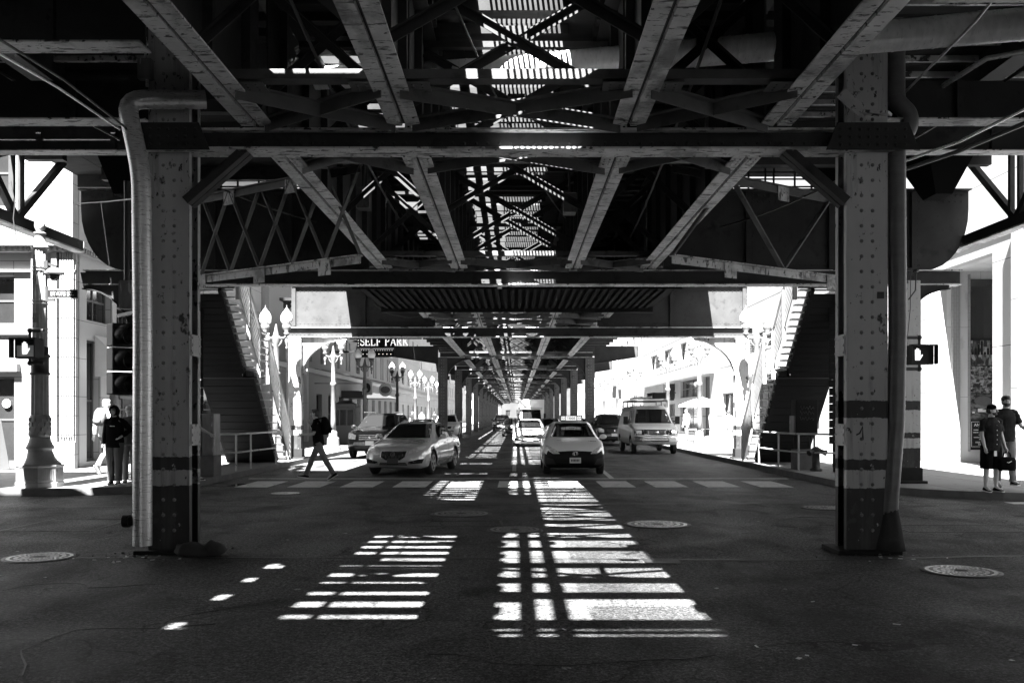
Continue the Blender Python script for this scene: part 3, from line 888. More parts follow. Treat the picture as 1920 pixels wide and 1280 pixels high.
# ---- outriggers beyond the columns, side trusses, hoppers
for s in (-1, 1):
    for y, z, x0, lab in ((10.9, 5.2, 4.45, 'long outrigger beam from the {} roadway column to the frame edge'), (8.7 if s < 0 else 7.6, 5.22, 3.6, 'outrigger beam crossing the upper {} corner, nearest the camera'), (14.6, 5.9, 4.4, 'far outrigger beam under the {} side deck')):
        t = thing('outrigger_beam', lab.format(side[s]), 'beam', (0, y, 0), 0, 'outrigger beams')
        MB().box(s*x0, s*10.6, .12, .16, z + .02, z + .5).build('web', M['steel'], t)
        MB().box(s*x0, s*10.6, 0, .28, z, z + .018).build('flange', M['flange'], t)
        for k in range(5): MB().box(s*(x0 + .9 + 1.2*k) - .04, s*(x0 + .9 + 1.2*k) + .04, .06, .119, z + .02, z + .49).build('stiffener', M['steel'], t)
    t = thing('side_truss', f'open diagonal truss of the footbridge at the {side[s]} edge against the bright facade', 'truss', (s*10.55, 17.0, 0), 0, 'footbridge trusses')
    MB().box(-.09, .09, -2.2, 5.0, 5.62, 5.86).build('bottom_chord', M['dark'], t)
    MB().box(-.13, .13, -2.2, 5.0, 5.585, 5.618).box(s*.131, s*.36, -2.2, 5.0, 5.70, 5.74).build('walk_edge', M['flange'], t)
    MB().box(-.08, .08, -2.2, 5.0, 7.6, 7.8).build('top_chord', M['dark'], t)
    for a, b in ((-1.6, .2), (2.2, .2), (2.2, 4.3), (-1.6, -2.1)):
        MB().bar((0, a, 5.8), (0, b, 7.65), .12, .15).build('diagonal', M['dark'], t)
    for a in (.2, 2.05, 2.4): MB().box(-.05, .05, a - .05, a + .05, 5.861, 7.599).build('post', M['steel'], t)
    MB().bar((-.1*s, -1.0, 5.95), (-.1*s, 3.2, 7.75), .1, .2).build('long_brace', M['dark'], t)
    # dark hopper under the deck edge
    t = thing('drain_hopper', f'black inverted hopper hanging above the {side[s]} plate girder end', 'hopper', (-8.1 if s < 0 else 8.8, 19.4, 0), 0, 'hoppers under the deck')
    a, b = (-.5, .65) if s < 0 else (-.5, .8)
    MB().loft([[(s*a, -.9, 8.0), (s*b, -.9, 8.0), (s*b, .9, 8.0), (s*a, .9, 8.0)], [(s*a, -.9, 7.5), (s*b, -.9, 7.5), (s*b, .9, 7.5), (s*a, .9, 7.5)],
               [(s*.0, -.3, 6.3), (s*.35, -.3, 6.3), (s*.35, .3, 6.3), (s*.0, .3, 6.3)]], smooth=False).build('hopper_body', M['soot'], t)
    MB().box(s*-3, s*.8, -1.0, 1.6, 7.75, 7.85).build('hopper_roof', M['dark'], t)

# ---- pipes
def ring_marks(mb, pts, r, step, w=.012):
    for a, b in zip(pts, pts[1:]):
        a, b = Vector(a), Vector(b); L_ = (b - a).length; d = (b - a).normalized()
        k = step * .5
        while k < L_:
            mb.tube([a + d*(k - w), a + d*(k + w)], r, 14); k += step
def rpipe(name, label, pts, r, m, step=.45, cat='pipe', smoothpts=None):
    o0 = Vector(pts[0])
    t = thing(name, label, cat, o0)
    loc = [Vector(p) - o0 for p in pts]
    rm = MB().tube(smoothpts and [Vector(p) - o0 for p in smoothpts] or loc, r, 20)
    ring_marks(rm, loc, r * 1.035, step); rm.build('pipe', m, t)
    return t
def rounded(pts, r=.18, n=5):
    out = [Vector(pts[0])]
    for a, b, c in zip(pts, pts[1:], pts[2:]):
        a, b, c = Vector(a), Vector(b), Vector(c)
        p = b + (a - b).normalized()*r; q = b + (c - b).normalized()*r
        for k in range(n + 1):
            u = k / n
            out.append(p*(1-u)**2 + b*2*u*(1-u) + q*u*u)
    out.append(Vector(pts[-1])); return out
Y = 10.55
pl = [P(385, 187, 10.9), P(235, 187, Y), P(252, 262, Y), P(265, 330, Y), P(268, 620, Y), P(267, 1022, Y)]
rpipe('downpipe', 'pale ribbed downpipe elbowing down beside the left roadway column', pl, .108, M['galv'], .85, 'downpipe', rounded(pl, .2))
pr = [P(1680, 40, 10.95), P(1680, 190, 10.95), P(1705, 215, 10.95), P(1705, 240, 10.95), P(1681, 270, 10.95), P(1683, 620, 10.95), P(1679, 800, 10.95), P(1668, 935, 10.95), P(1667, 965, 10.95)]
rpipe('downpipe', 'crooked ribbed downpipe with a bent foot beside the right roadway column', pr, .105, M['galv_dirty'], .6, 'downpipe', rounded(pr, .07))
pb = [P(1960, 42, 9.3), P(1400, 92, 11.0), P(900, 133, 12.6), P(480, 152, 14.2)]
rpipe('ventilation_pipe', 'large spiral duct running across overhead from the upper right', pb, .165, M['galv_duct'], .42, 'duct')
t = thing('pipe_guard', 'grey canvas cone wrapped round the foot of the right downpipe', 'pipe guard', P(1668, 1030, 10.95))
MB().lathe([(.19, .0), (.16, .15), (.12, .38), (.085, .62)], seg=12).build('cone', M['sandbag'], t)
t = thing('hose_connection', 'black capped hose inlet sticking out of the left downpipe', 'hose inlet', P(248, 976, Y))
MB().tube([(.05, 0, 0), (-.09, 0, 0)], .055, 12).tube([(-.03, 0, 0), (-.10, 0, 0)], .075, 12).build('cap', M['black'], t)
t = thing('sandbag', 'slumped dark sack lying against the foot of the left roadway column', 'sack', (-3.75, 10.75, 0))
sk = MB().ball((-.08, 0, .07), .27, .17, .11, 22, 14).ball((.2, .06, .09), .14, .13, .13, 18, 12)
from mathutils import noise as mnoise
sk.v = [tuple(Vector(p)*.8 + Vector(p).normalized()*(.06*mnoise.noise(Vector(p)*6) + .03*mnoise.noise(Vector(p)*15))) for p in sk.v]
sk.build('sack', M['sandbag'], t)
rb = MB()
for k in range(70):
    cx = random.choice((-4.3, -4.6, 4.15, 4.4, -3.9)); x, y = random.gauss(cx, .4), random.gauss(10.75, .22)
    r = random.choice((.006, .008, .01, .012, .02)); rb.ball((x, y, r*.5), r, r*1.3, r*.7, 5, 4)
o = rb.build('rubble', M['rubble']); tag(o, 'crumbs of rubble around the feet of the roadway columns', 'rubble', kind='stuff')

# ---- conduits and cables along the undersides
def cable(label, pts, r=.015, cat='cable', name='cable', m='cable'):
    o0 = Vector(pts[0]); t = thing(name, label, cat, o0, 0, 'cables under the railway')
    MB().tube([Vector(p) - o0 for p in pts], r, 6).build('wire', M[m], t); return t
cable('pale conduit running up beneath the left side deck', [P(-40, 50, 7.2), P(120, 150, 8.6), P(230, 235, 10.3), P(300, 300, 12)], .012)
cable('dark conduit beside the pale one beneath the left deck', [P(-40, 78, 7.4), P(110, 165, 8.8), P(225, 243, 10.4)], .012, m='galv')
cable('pair of conduits slanting up to the right corner, upper one', [P(1660, 315, 13.5), P(1800, 265, 11.5), P(1960, 185, 9.5)], .02, m='galv')
cable('pair of conduits slanting up to the right corner, lower one', [P(1660, 330, 13.3), P(1800, 283, 11.4), P(1960, 215, 9.4)], .028)
cable('thin pair of wires rising right of the downpipe to the roof', [P(1640, 230, 12.5), P(1720, 150, 10.5), P(1830, 40, 9.3), P(1870, -10, 8.8)], .015, m='galv')
cable('curved conduit looping under the upper right deck', [P(1700, 225, 12), P(1770, 160, 11), P(1850, 110, 10.4), P(1960, 90, 10)], .03, m='galv')
cable('slack wire dangling before the left facade', [P(20, 340, 18), P(28, 380, 18), P(25, 410, 18), P(31, 452, 18)], .012)
cable('thin wire slung from the left truss to the downpipe', [P(140, 382, 18), P(200, 378, 15), P(255, 372, 10.7)], .01)
cable('rising iron pipe beside the left traffic signal', [P(238, 340, 14), P(238, 528, 14)], .045)
t = thing('junction_box', 'grey metal junction box on the pipe above the traffic signal', 'junction box', P(239, 580, 14))
MB().box(-.09, .09, -.08, .08, 0, .44).build('box', M['cabinet'], t, bevel=.01)
MB().box(-.1, .1, -.09, -.081, .02, .42).build('lid', M['cabinet'], t, bevel=.004)
t = thing('bolted_gusset', 'pale riveted plate hanging below the right column top', 'gusset plate', P(1632, 214, 10.7))
g = MB().bar((-.1, 0, .02), (.15, -.2, -.06), .14, .03).bar((-.35, 0, .25), (-.1, 0, .03), .02, .14)
for k in range(4): g.dome((-.06 + .06*k, -.05*k, -.01 - .02*k), (0, 0, -1), .018)
g.build('plate', M['flange'], t)
t = thing('equipment_box', 'small pale box hung beside the top of the left column', 'equipment box', P(273, 150, 10.7))
MB().box(-.08, .08, -.05, .05, -.0, .24).build('box', M['cabinet'], t, bevel=.008)
MB().tube([(.02, 0, 0), (.02, 0, -.08)], .02, 8).tube([(0, 0, .24), (0, 0, .5)], .015, 8).build('stem', M['galv'], t)

# sagging service cables beneath the girders
for k, (x0, y0, x1, y1, z, sg, lab) in enumerate((( -2.2, 7, -2.5, 21, 5.9, .25, 'slack black cable sagging under the left track, nearest the outer girder'), (-.9, 8, 1.1, 20.5, 6.1, .3, 'slack black cable crossing below the slatted walkway'),
        (1.9, 7.5, 2.6, 21, 5.7, .2, 'slack black cable sagging under the right track'), (3.6, 9, 3.5, 20, 6.0, .35, 'slack black cable beyond the right outer girder'), (-3.6, 9, -3.9, 20.5, 6.0, .3, 'slack black cable beyond the left outer girder'),
        (-6.5, 9, -4.4, 20, 5.9, .3, 'slack black cable under the left deck boards'), (6.2, 9, 4.6, 20.5, 5.9, .35, 'slack black cable under the right deck boards'))):
    pts = [(x0 + (x1-x0)*f/10, y0 + (y1-y0)*f/10, z - sg*4*(f/10)*(1 - f/10)) for f in range(11)]
    cable(lab, pts, .014 if k % 2 else .02)
# hand-wheel boxes and junction plates on the girders
for k, (x, y, lab) in enumerate(((-1.08, 13.2, 'small rusty box fixed inside the second girder from the left'), (1.02, 17.4, 'pale bolted box fixed inside the third girder'), (-2.85, 17.0, 'small rusty box inside the left outer girder'), (2.8, 12.8, 'small dark box inside the right outer girder'))):
    t = thing('equipment_box', lab, 'equipment box', (x, y, 5.5))
    MB().box(-.12, .12, -.16, .16, 0, .38).build('box', M['cabinet'] if k % 2 else M['brace'], t, bevel=.015)
    MB().box(-.13, .13, -.17, -.161, .02, .36).build('lid', M['brace'], t, bevel=.004)
    MB().tube([(0, 0, .38), (0, .1, .7), (0, .4, 1.2)], .018, 6).build('conduit', M['cable'], t)

lt = MB()
for k in range(60):
    cx, cy = random.choice(((-4.5, 10.5), (-4.5, 10.5), (4.4, 10.6), (-6, 8.5), (2, 6.5), (5.5, 7.5)))
    x, y = random.gauss(cx, .9 if cy < 10 else .35), random.gauss(cy, .9 if cy < 10 else .15)
    a = random.uniform(0, 3); l, wd = random.uniform(.008, .035), random.uniform(.006, .018)
    d = Vector((cos(a), sin(a), 0)); n = Vector((-d.y, d.x, 0)); c = Vector((x, y, .004))
    lt.prism([((c + d*i*l + n*j*wd).x, (c + d*i*l + n*j*wd).y) for i, j in ((-1, -1), (1, -.6), (.8, 1), (-.9, .7))], 'xy', .003, .006)
o = lt.build('litter', M['c_white']); tag(o, 'scraps of pale litter scattered over the shaded roadway', 'litter', kind='stuff')
# ================================================================== buildings
def facade(mb, gl, fr, mp_, u0, u1, v0, v1, ops, th=.35, rec=.22, mull=True):
    """wall with openings; mp_(u, v, d) -> xyz with d = depth behind the face. ops: (ua, ub, va, vb)"""
    us = sorted({u0, u1, *[o[0] for o in ops], *[o[1] for o in ops]}); us = [u for u in us if u0 <= u <= u1]
    vs_ = sorted({v0, v1, *[o[2] for o in ops], *[o[3] for o in ops]}); vs_ = [v for v in vs_ if v0 <= v <= v1]
    def bx(m, ua, ub, va, vb, da, db):
        m.add([mp_(ua, va, da), mp_(ub, va, da), mp_(ub, vb, da), mp_(ua, vb, da), mp_(ua, va, db), mp_(ub, va, db), mp_(ub, vb, db), mp_(ua, vb, db)],
              [(0,3,2,1),(4,5,6,7),(0,1,5,4),(1,2,6,5),(2,3,7,6),(3,0,4,7)])
    for va, vb in zip(vs_, vs_[1:]):
        run = None
        for ua, ub in list(zip(us, us[1:])) + [(None, None)]:
            solid = ua is not None and not any(o[0] <= ua + 1e-6 and ub - 1e-6 <= o[1] and o[2] <= va + 1e-6 and vb - 1e-6 <= o[3] for o in ops)
            if solid: run = (run[0], ub) if run else (ua, ub)
            elif run: bx(mb, run[0], run[1], va, vb, 0, th); run = None
    for (ua, ub, va, vb) in ops:
        if gl is not None:
            g = MB(); bx(g, ua + .06, ub - .06, va + .06, vb - .06, rec + .03, rec + .05); gl.append((ua, ub, va, vb, g))
        if fr is not None:
            f = MB()
            bx(f, ua + .002, ua + .07, va + .002, vb - .002, rec, rec + .08); bx(f, ub - .07, ub - .002, va + .002, vb - .002, rec, rec + .08)
            bx(f, ua + .071, ub - .071, va + .002, va + .07, rec, rec + .08); bx(f, ua + .071, ub - .071, vb - .07, vb - .002, rec, rec + .08)
            if mull and vb - va > 1.2: bx(f, ua + .071, ub - .071, (va+vb)/2 - .03, (va+vb)/2 + .03, rec + .005, rec + .075)
            if mull and ub - ua > 1.6: bx(f, (ua+ub)/2 - .03, (ua+ub)/2 + .03, va + .071, vb - .071, rec + .002, rec + .078)
            fr.append(f)
    return bx

def put_windows(t, gl, fr, fm='frame', gm='window'):
    for (a, b, c, d, g), f in zip(gl, fr):
        fo = f.build('window', M[fm], t)
        g.build('pane', M[gm], fo)

# ---- left corner building
t = thing('corner_building', 'pale terracotta corner building behind the ornate pole, with awning round its side', 'building', (0, 0, 0))
wl = MB(); gl, fr = [], []
front = lambda u, v, d: (u, 25.9 + d, v)
bx = facade(wl, gl, fr, front, -40, -12.62, .1, 22, [(-16.6, -14.28, 4.24, 5.63), (-16.6, -14.28, .3, 2.77), (-20.6, -17.6, 4.24, 5.63), (-16.6, -14.28, 7.6, 9.6), (-16.6, -14.28, 11, 13)])
wl.build('front_wall', M['stone'], t)
put_windows(t, gl, fr)
wl = MB(); gl, fr = [], []
sidef = lambda u, v, d: (-12.6 - d, u, v)
facade(wl, gl, fr, sidef, 26.255, 45, .1, 22, [(26.7, 28.4, 4.45, 5.75), (28.7, 31.2, 4.45, 5.75), (26.7, 27.6, .3, 3.9), (28.2, 31.2, .3, 3.4), (32, 34.5, .4, 3.4), (32, 34.5, 4.45, 5.75), (36, 38.5, 4.45, 5.75), (36, 38.5, .4, 3.4), (40, 43, .4, 3.4),
       (27, 29, 8, 10), (31, 33, 8, 10), (35, 37, 8, 10), (39, 41, 8, 10)])
wl.build('side_wall', M['stone_side'], t)
put_windows(t, gl, fr)
MB().box(-40, -12.96, 45, 45.3, .1, 22).box(-40, -12.96, 26.3, 45, 21.5, 21.9).build('rear_wall', M['stone'], t)
c = MB()
c.box(-40, -12.35, 25.5, 25.898, 6.42, 6.6).box(-40, -12.45, 25.65, 25.899, 6.28, 6.419).box(-12.598, -12.3, 25.9, 45, 6.42, 6.6).box(-12.597, -12.4, 25.9, 45, 6.28, 6.419)
k = -15.9
while k < -12.4: c.box(k, k + .08, 25.58, 25.66, 6.30, 6.415); k += .16
k = 25.95
while k < 44: c.box(-12.42, -12.34, k, k + .08, 6.30, 6.415); k += .16
c.box(-40, -12.5, 25.78, 25.897, 5.72, 5.78).box(-40, -13.72, 25.8, 25.896, 3.95, 4.0).box(-16.7, -14.1, 25.7, 25.895, 2.9, 3.12)
c.build('cornice', M['stone'], t)
for x0, x1 in ((-13.72, -13.5), (-13.15, -12.99)):
    MB().box(x0, x1, 25.72, 25.898, .15, 6.27).build('pilaster', M['stone'], t, bevel=.02)
fp = MB()
for k in range(6): fp.box(-12.92 + k*.07, -12.92 + k*.07 + .045, 25.74, 25.82, 1.05, 6.27)
fp.box(-12.95, -12.5, 25.82, 25.898, .9, 6.275).box(-12.97, -12.48, 25.7, 25.897, .15, .9)
fp.build('fluted_pilaster', M['stone'], t)
aw = MB()
aw.prism([(-12.598, 4.05), (-11.5, 3.05), (-11.5, 2.8), (-11.53, 2.8), (-11.53, 3.03), (-12.598, 4.0)], 'xz', 27.2, 31.4)
aw.prism([(-12.59, 4.0), (-11.53, 3.03), (-11.53, 2.82), (-12.59, 2.82)], 'xz', 27.2, 27.23)
aw = aw.build('awning', M['canvas'], t)
MB().prism([(28.9 + .55*cos(a*pi/8), 3.52 + .24*sin(a*pi/8)) for a in range(16)], 'yz', -11.99, -11.98).build('oval_badge', M['white'], aw)
e = MB()
for p in ((27.2, 31.4),): e.box(-11.498, -11.49, p[0], p[1], 2.8, 2.84)
e.build('valance_trim', M['canvas_d'], aw)

t = thing('sandwich_board', 'white folding sandwich board standing outside the left storefront', 'sign board', (-14.45, 25.0, .15))
MB().bar((-.16, -.2, .03), (0, 0, 1.35), .55, .03, (0, 1, 0)).build('front_panel', M['white'], t)
MB().bar((.25, .1, .0), (.06, .0, 1.35), .5, .03, (0, 1, 0)).build('rear_panel', M['frame'], t)
t = thing('door_notice', 'round pale notice inside the left shop window', 'notice', (-14.6, 26.08, 2.0))
MB().prism([(.12*cos(a*pi/8), .12*sin(a*pi/8)) for a in range(16)], 'xz', -.01, 0).build('disc', M['white'], t)

# ---- second building on the left: grey, with shutters
t = thing('parking_building', 'grey brick building along the left pavement with roller shutters and narrow windows', 'building', (0, 0, 0))
wl = MB(); gl, fr = [], []
sidef = lambda u, v, d: (-12.3 - d, u, v)
ops = []
y = 53.0
while y < 92: ops.append((y, y + .7, 4.9, 7.0)); ops.append((y + 1.2, y + 1.9, 4.9, 7.0)); y += 4.2
y = 56.0
while y < 92: ops.append((y, y + 1.6, .5, 3.0)); y += 3.6
facade(wl, gl, fr, sidef, 45.4, 95, .1, 14, ops)
wl.box(-30, -12.3, 45.31, 45.399, .1, 14)
wl.build('wall', M['greywall'], t)
put_windows(t, gl, fr)
for a, b in ((46.4, 48.2), (50.2, 52.2)):
    sh = MB(); z = .2
    while z < 4.2: sh.box(-12.3, -12.22, a, b, z, z + .09); z += .11
    sh.build('roller_shutter', M['cabinet'], t)
MB().box(-12.299, -12.1, 45.4, 95, 4.2, 4.45).box(-12.298, -12.0, 45.4, 95, 12.5, 13).build('ledge', M['palewall'], t)
for a in (48.6, 49.6, 52.5): MB().box(-12.297, -12.05, a, a + .35, .15, 6.6).build('pilaster', M['palewall'], t)

t = thing('far_building', 'pale stone building far down the left pavement past the parking building', 'building', (0, 0, 0))
wl = MB(); gl, fr = [], []
ops = [(y, y + 1.6, z, z + 1.9) for y in range(98, 190, 5) for z in (1.0, 5.2, 9, 13)]
facade(wl, gl, fr, lambda u, v, d: (-12.9 - d, u, v), 95.4, 200, .1, 18, ops, mull=False)
wl.box(-30, -12.9, 95.05, 95.39, .1, 18); wl.box(-12.899, -12.6, 95.4, 200, 4.1, 4.5)
wl.build('wall', M['palewall'], t); put_windows(t, gl, fr)
t = thing('far_building', 'tall pale block closing the left side of the street near the horizon', 'building', (0, 0, 0))
wl = MB(); gl, fr = [], []
facade(wl, gl, fr, lambda u, v, d: (u, 205 + d, v), -40, -9.5, .1, 30, [(-10.9 - k*2.2, -9.9 - k*2.2, z, z + 1.8) for k in range(4) for z in (1.5, 5, 8.5, 12)], mull=False)
wl.box(-9.85, -9.5, 205.36, 330, .1, 30)
wl.build('wall', M['palewall'], t); put_windows(t, gl, fr)

# ---- SELF PARK sign
sg = thing('parking_sign', 'black illuminated sign reading SELF PARK with rows of bulbs', 'sign', (-8.75, 60, 5.5))
MB().box(-1.75, .95, 0, .4, .62, 1.42).build('upper_panel', M['black'], sg, bevel=.01)
lo = MB().box(-1.8, 1.75, -.05, .45, 0, .52).build('lower_panel', M['black'], sg, bevel=.01)
bl = MB()
for k in range(22): bl.ball((-1.6 + k*.155, -.06, .45), .024, seg=6, rings=4)
for k in range(13): bl.ball((-1.6 + k*.262, -.06, .2), .034, seg=6, rings=4)
for k in range(4): bl.ball((-1.66, -.01, .75 + k*.18), .035, seg=6, rings=4)
bl.build('bulbs', M['bulb'], lo)
MB().box(-3.55, -1.81, .1, .3, .3, .42).box(-3.55, -1.76, .1, .3, 1.0, 1.12).build('wall_arm', M['black'], sg)
def serif_word(word, x0, y, z0, h, pitch, m, parent):
    """serif capitals from strokes"""
    g = MB(); x = x0
    T, th = h*.13, h*.06          # thick, thin
    def st(x_, w=T): g.box(x_, x_ + w, y - .02, y, z0, z0 + h); g.box(x_ - T*.35, x_ + w + T*.35, y - .0205, y, z0, z0 + th*.8); g.box(x_ - T*.35, x_ + w + T*.35, y - .0206, y, z0 + h - th*.8, z0 + h)
    def hz(a, b, zz): g.box(a, b, y - .0195, y, z0 + zz, z0 + zz + th)
    def tick(a, zz, up): g.box(a - th*.6, a + th*.6, y - .019, y, z0 + zz, z0 + zz + up)
    def arc(cx, cz, rx, rz, a0, a1, w=T*.8, n=10):
        ps = [(cx + rx*cos(a0 + (a1-a0)*k/n), cz + rz*sin(a0 + (a1-a0)*k/n)) for k in range(n+1)]
        for p, q in zip(ps, ps[1:]): g.bar((p[0], y - .01, z0 + p[1]), (q[0], y - .01, z0 + q[1]), .018, w, (0, 0, 1))
    def dg(a, b, w): g.bar((a[0], y - .01, z0 + a[1]), (b[0], y - .01, z0 + b[1]), .018, w, (0, 0, 1))
    for ch in word:
        wd = h*.6
        if ch == 'S':
            arc(x + h*.24, h*.735, h*.2, h*.22, .5, 1.5*pi); arc(x + h*.24, h*.265, h*.22, h*.24, -pi + .6, pi/2)
            tick(x + h*.42, h*.7, h*.24); tick(x + h*.03, h*.05, h*.24); wd = h*.5
        elif ch in 'EFL':
            st(x + T*.3)
            if ch != 'L': hz(x + T, x + h*.5, h - th); tick(x + h*.5, h*.78, h*.22); hz(x + T, x + h*.38, h*.48); tick(x + h*.38, h*.4, h*.22)
            if ch != 'F': hz(x + T, x + h*.52, 0); tick(x + h*.52, 0, h*.24)
        elif ch == 'P': st(x + T*.3); arc(x + h*.24, h*.73, h*.25, h*.24, -pi/2, pi/2); wd = h*.58
        elif ch == 'R': st(x + T*.3); arc(x + h*.24, h*.75, h*.24, h*.22, -pi/2, pi/2); dg((x + h*.26, h*.52), (x + h*.58, 0), T); wd = h*.66
        elif ch == 'A': dg((x + h*.04, 0), (x + h*.33, h), th); dg((x + h*.33, h), (x + h*.6, 0), T); hz(x + h*.16, x + h*.5, h*.32); wd = h*.66
        elif ch == 'K': st(x + T*.3); dg((x + h*.22, h*.45), (x + h*.55, h), th); dg((x + h*.28, h*.55), (x + h*.6, 0), T); wd = h*.68
        elif ch == ' ': wd = h*.3
        x += wd*1.04 + h*.06
    return g.build('lettering', m, parent)
serif_word('SELF PARK', -1.52, 0, .76, .54, 0, M['screen'], sg)

# ---- shop blade signs along the left
t = thing('hanging_sign', 'white rounded shop sign hung over the left pavement', 'sign', (-8.9, 55, 2.9), 0, 'hanging shop signs')
MB().box(-.4, .2, 0, .12, 0, .85).build('panel', M['white'], t, bevel=.05)
MB().bar((-3.3, .06, 1.6), (0, .06, .86), .03, .03).bar((-3.3, .06, .7), (-.4, .06, .7), .04, .04).build('bracket', M['iron'], t)
MB().prism([(-.1 + .2*cos(a*pi/8), .42 + .3*sin(a*pi/8)) for a in range(16)], 'xz', -.012, -.001).build('emblem', M['canvas_d'], t)
t = thing('hanging_sign', 'round shop sign hung beyond the white one', 'sign', (-8.2, 57, 2.85), 0, 'hanging shop signs')
MB().prism([(.42*cos(a*pi/10), .42 + .42*sin(a*pi/10)) for a in range(20)], 'xz', 0, .1).build('panel', M['white'], t)
MB().prism([(.3*cos(a*pi/10), .42 + .22*sin(a*pi/10)) for a in range(20)], 'xz', -.012, -.001).build('emblem', M['cabinet'], t)
MB().bar((-4.0, .05, 1.7), (0, .05, .84), .03, .03).build('bracket', M['iron'], t)
t = thing('shop_canopy', 'dark curved shop canopy over the left pavement beyond the round sign', 'canopy', (-12.3, 64, 2.9))
MB().prism([(0, .5), (1.2, .5), (2.6, .3), (3.4, 0), (3.3, -.02), (0, .0)], 'xz', 0, 5).build('canopy', M['canvas_d'], t)

# ---- booth, bench stuff on the left pavement
t = thing('newspaper_kiosk', 'dark closed news kiosk with pitched cap beside the left lamps', 'kiosk', (-9.05, 48.2, .15))
MB().box(-.62, .62, -.6, .6, 0, 1.95).build('booth', M['redpaint'], t, bevel=.02)
MB().box(-.68, .68, -.68, .68, 1.951, 2.12).ells([(2.121, 0, 0, .6, .6), (2.3, 0, 0, .25, .25)], 8).build('roof', M['redpaint'], t, bevel=.01)
for x in (-.38, 0, .38): MB().box(x - .15, x + .15, -.62, -.601, 1.0, 1.8).build('pane', M['window'], t)

# ---- right marble building with recessed entrance
t = thing('marble_building', 'white marble clad building on the right corner with a tall recessed entrance', 'building', (0, 0, 0))
wl = MB()
rsf = lambda u, v, d: (13.6 + d, u, v)
facade(wl, None, None, rsf, 12, 41, .1, 24, [(26.0, 29.4, .1, 6.3)], th=.3)
wl.box(13.6, 40, 40.98, 41.3, .1, 24).box(13.601, 40, 12.0, 12.3, .1, 23.9)
wl.build('facade', M['marble'], t)
rc = MB()
rc.box(13.9, 17, 29.401, 29.7, .1, 6.3).box(13.901, 17, 25.7, 25.999, .1, 6.3).box(16.8, 17.1, 26, 29.4, .1, 6.3).box(13.9, 17.1, 25.7, 29.7, 6.301, 6.6)
rc.build('recess_lining', M['marble_f'], t)
for a, b in ((24.4, 24.75), (29.9, 30.25), (33.5, 33.8)):
    MB().box(13.45, 13.598, a, b, .15, 6.9).build('fin', M['marble'], t)
MB().box(13.54, 13.599, 12.3, 41, 6.95, 7.0).build('string_course', M['frame'], t)
MB().box(13.56, 13.5985, 12.3, 25.99, .1, .55).box(13.56, 13.5985, 29.41, 40.9, .1, .55).build('plinth', M['marble'], t)
gl = []
MB().box(14.62, 15.42, 29.36, 29.4, 4.15, 6.05).build('transom_glass', M['window'], t)
MB().box(14.05, 14.3, 29.32, 29.4, .15, 6.28).box(14.58, 14.619, 29.3, 29.4, .5, 6.2).build('jamb_strip', M['greywall'], t)

# advertising pictures beside the entrance: made-up scenes in greys
def picture_mat(name, sc, seed, lo, hi, st=(1, 1, 1)):
    m = mat(name, .1, .35); nt = m.node_tree; N = nt.nodes; L = nt.links
    tc = N.new('ShaderNodeTexCoord'); mp = N.new('ShaderNodeMapping'); mp.inputs['Location'].default_value = (seed, seed*2.1, seed); mp.inputs['Scale'].default_value = st
    v = N.new('ShaderNodeTexVoronoi'); v.inputs['Scale'].default_value = sc; v.distance = 'CHEBYCHEV'
    n = N.new('ShaderNodeTexNoise'); n.inputs['Scale'].default_value = sc*1.4; n.inputs['Detail'].default_value = 6
    mx = N.new('ShaderNodeMath'); mx.operation = 'MULTIPLY'
    mr = N.new('ShaderNodeMapRange'); mr.inputs[1].default_value = .16; mr.inputs[2].default_value = .42; mr.inputs[3].default_value = lo; mr.inputs[4].default_value = hi
    b2 = N.new('ShaderNodeRGBToBW')
    L.new(tc.outputs['Object'], mp.inputs[0]); L.new(mp.outputs[0], v.inputs['Vector']); L.new(mp.outputs[0], n.inputs['Vector'])
    L.new(v.outputs['Color'], b2.inputs[0]); L.new(b2.outputs[0], mx.inputs[0]); L.new(n.outputs['Fac'], mx.inputs[1]); L.new(mx.outputs[0], mr.inputs[0])
    L.new(mr.outputs[0], N['Principled BSDF'].inputs['Base Color'])
    return m
t = thing('display_panel', 'tall dark advertising panel of three pictures above a lettered board', 'display panel', (15.02, 29.34, .55))
MB().box(-.4, .4, -.02, .018, 0, 3.6).build('backing', M['black'], t)
a = MB().box(-.385, .385, -.032, -.021, 2.72, 3.52).build('city_picture', picture_mat('city_picture', 6, 1.3, .01, .3, (1.6, 1, .7)), t)
g = MB()
for k in range(7): g.box(-.37 + k*.1, -.30 + k*.1, -.036, -.033, 3.06, 3.15 + .12*((k*5) % 4))
g.build('towers', M['c_dark'], a)
b_ = MB().box(-.385, .385, -.032, -.021, 1.83, 2.69).build('room_picture', picture_mat('room_picture', 9, 4.2, .005, .32, (1, 1, 1.4)), t)
g = MB()
for k in range(3):
    for q in range(4): g.box(-.2 + k*.12, -.11 + k*.12, -.036, -.033, 2.25 + q*.09, 2.31 + q*.09)
g.build('bright_window', M['c_grey'], b_)
c_ = MB().box(-.385, .385, -.032, -.021, .98, 1.8).build('dining_picture', picture_mat('dining_picture', 7, 8.7, .006, .16, (.7, 1, 1.3)), t)
MB().prism([(.28*cos(k*pi/8), 1.58 + .15*sin(k*pi/8)) for k in range(16)], 'xz', -.037, -.033).build('round_ceiling_light', M['c_grey'], c_)
MB().box(-.16, .16, -.037, -.033, 1.22, 1.33).box(-.34, -.26, -.037, -.033, 1.18, 1.23).box(.26, .34, -.037, -.033, 1.18, 1.23).build('lit_bar', M['c_white'], c_)
bd = MB().box(-.39, .39, -.034, -.021, .04, .93).build('lettered_board', M['black'], t)
e = MB()
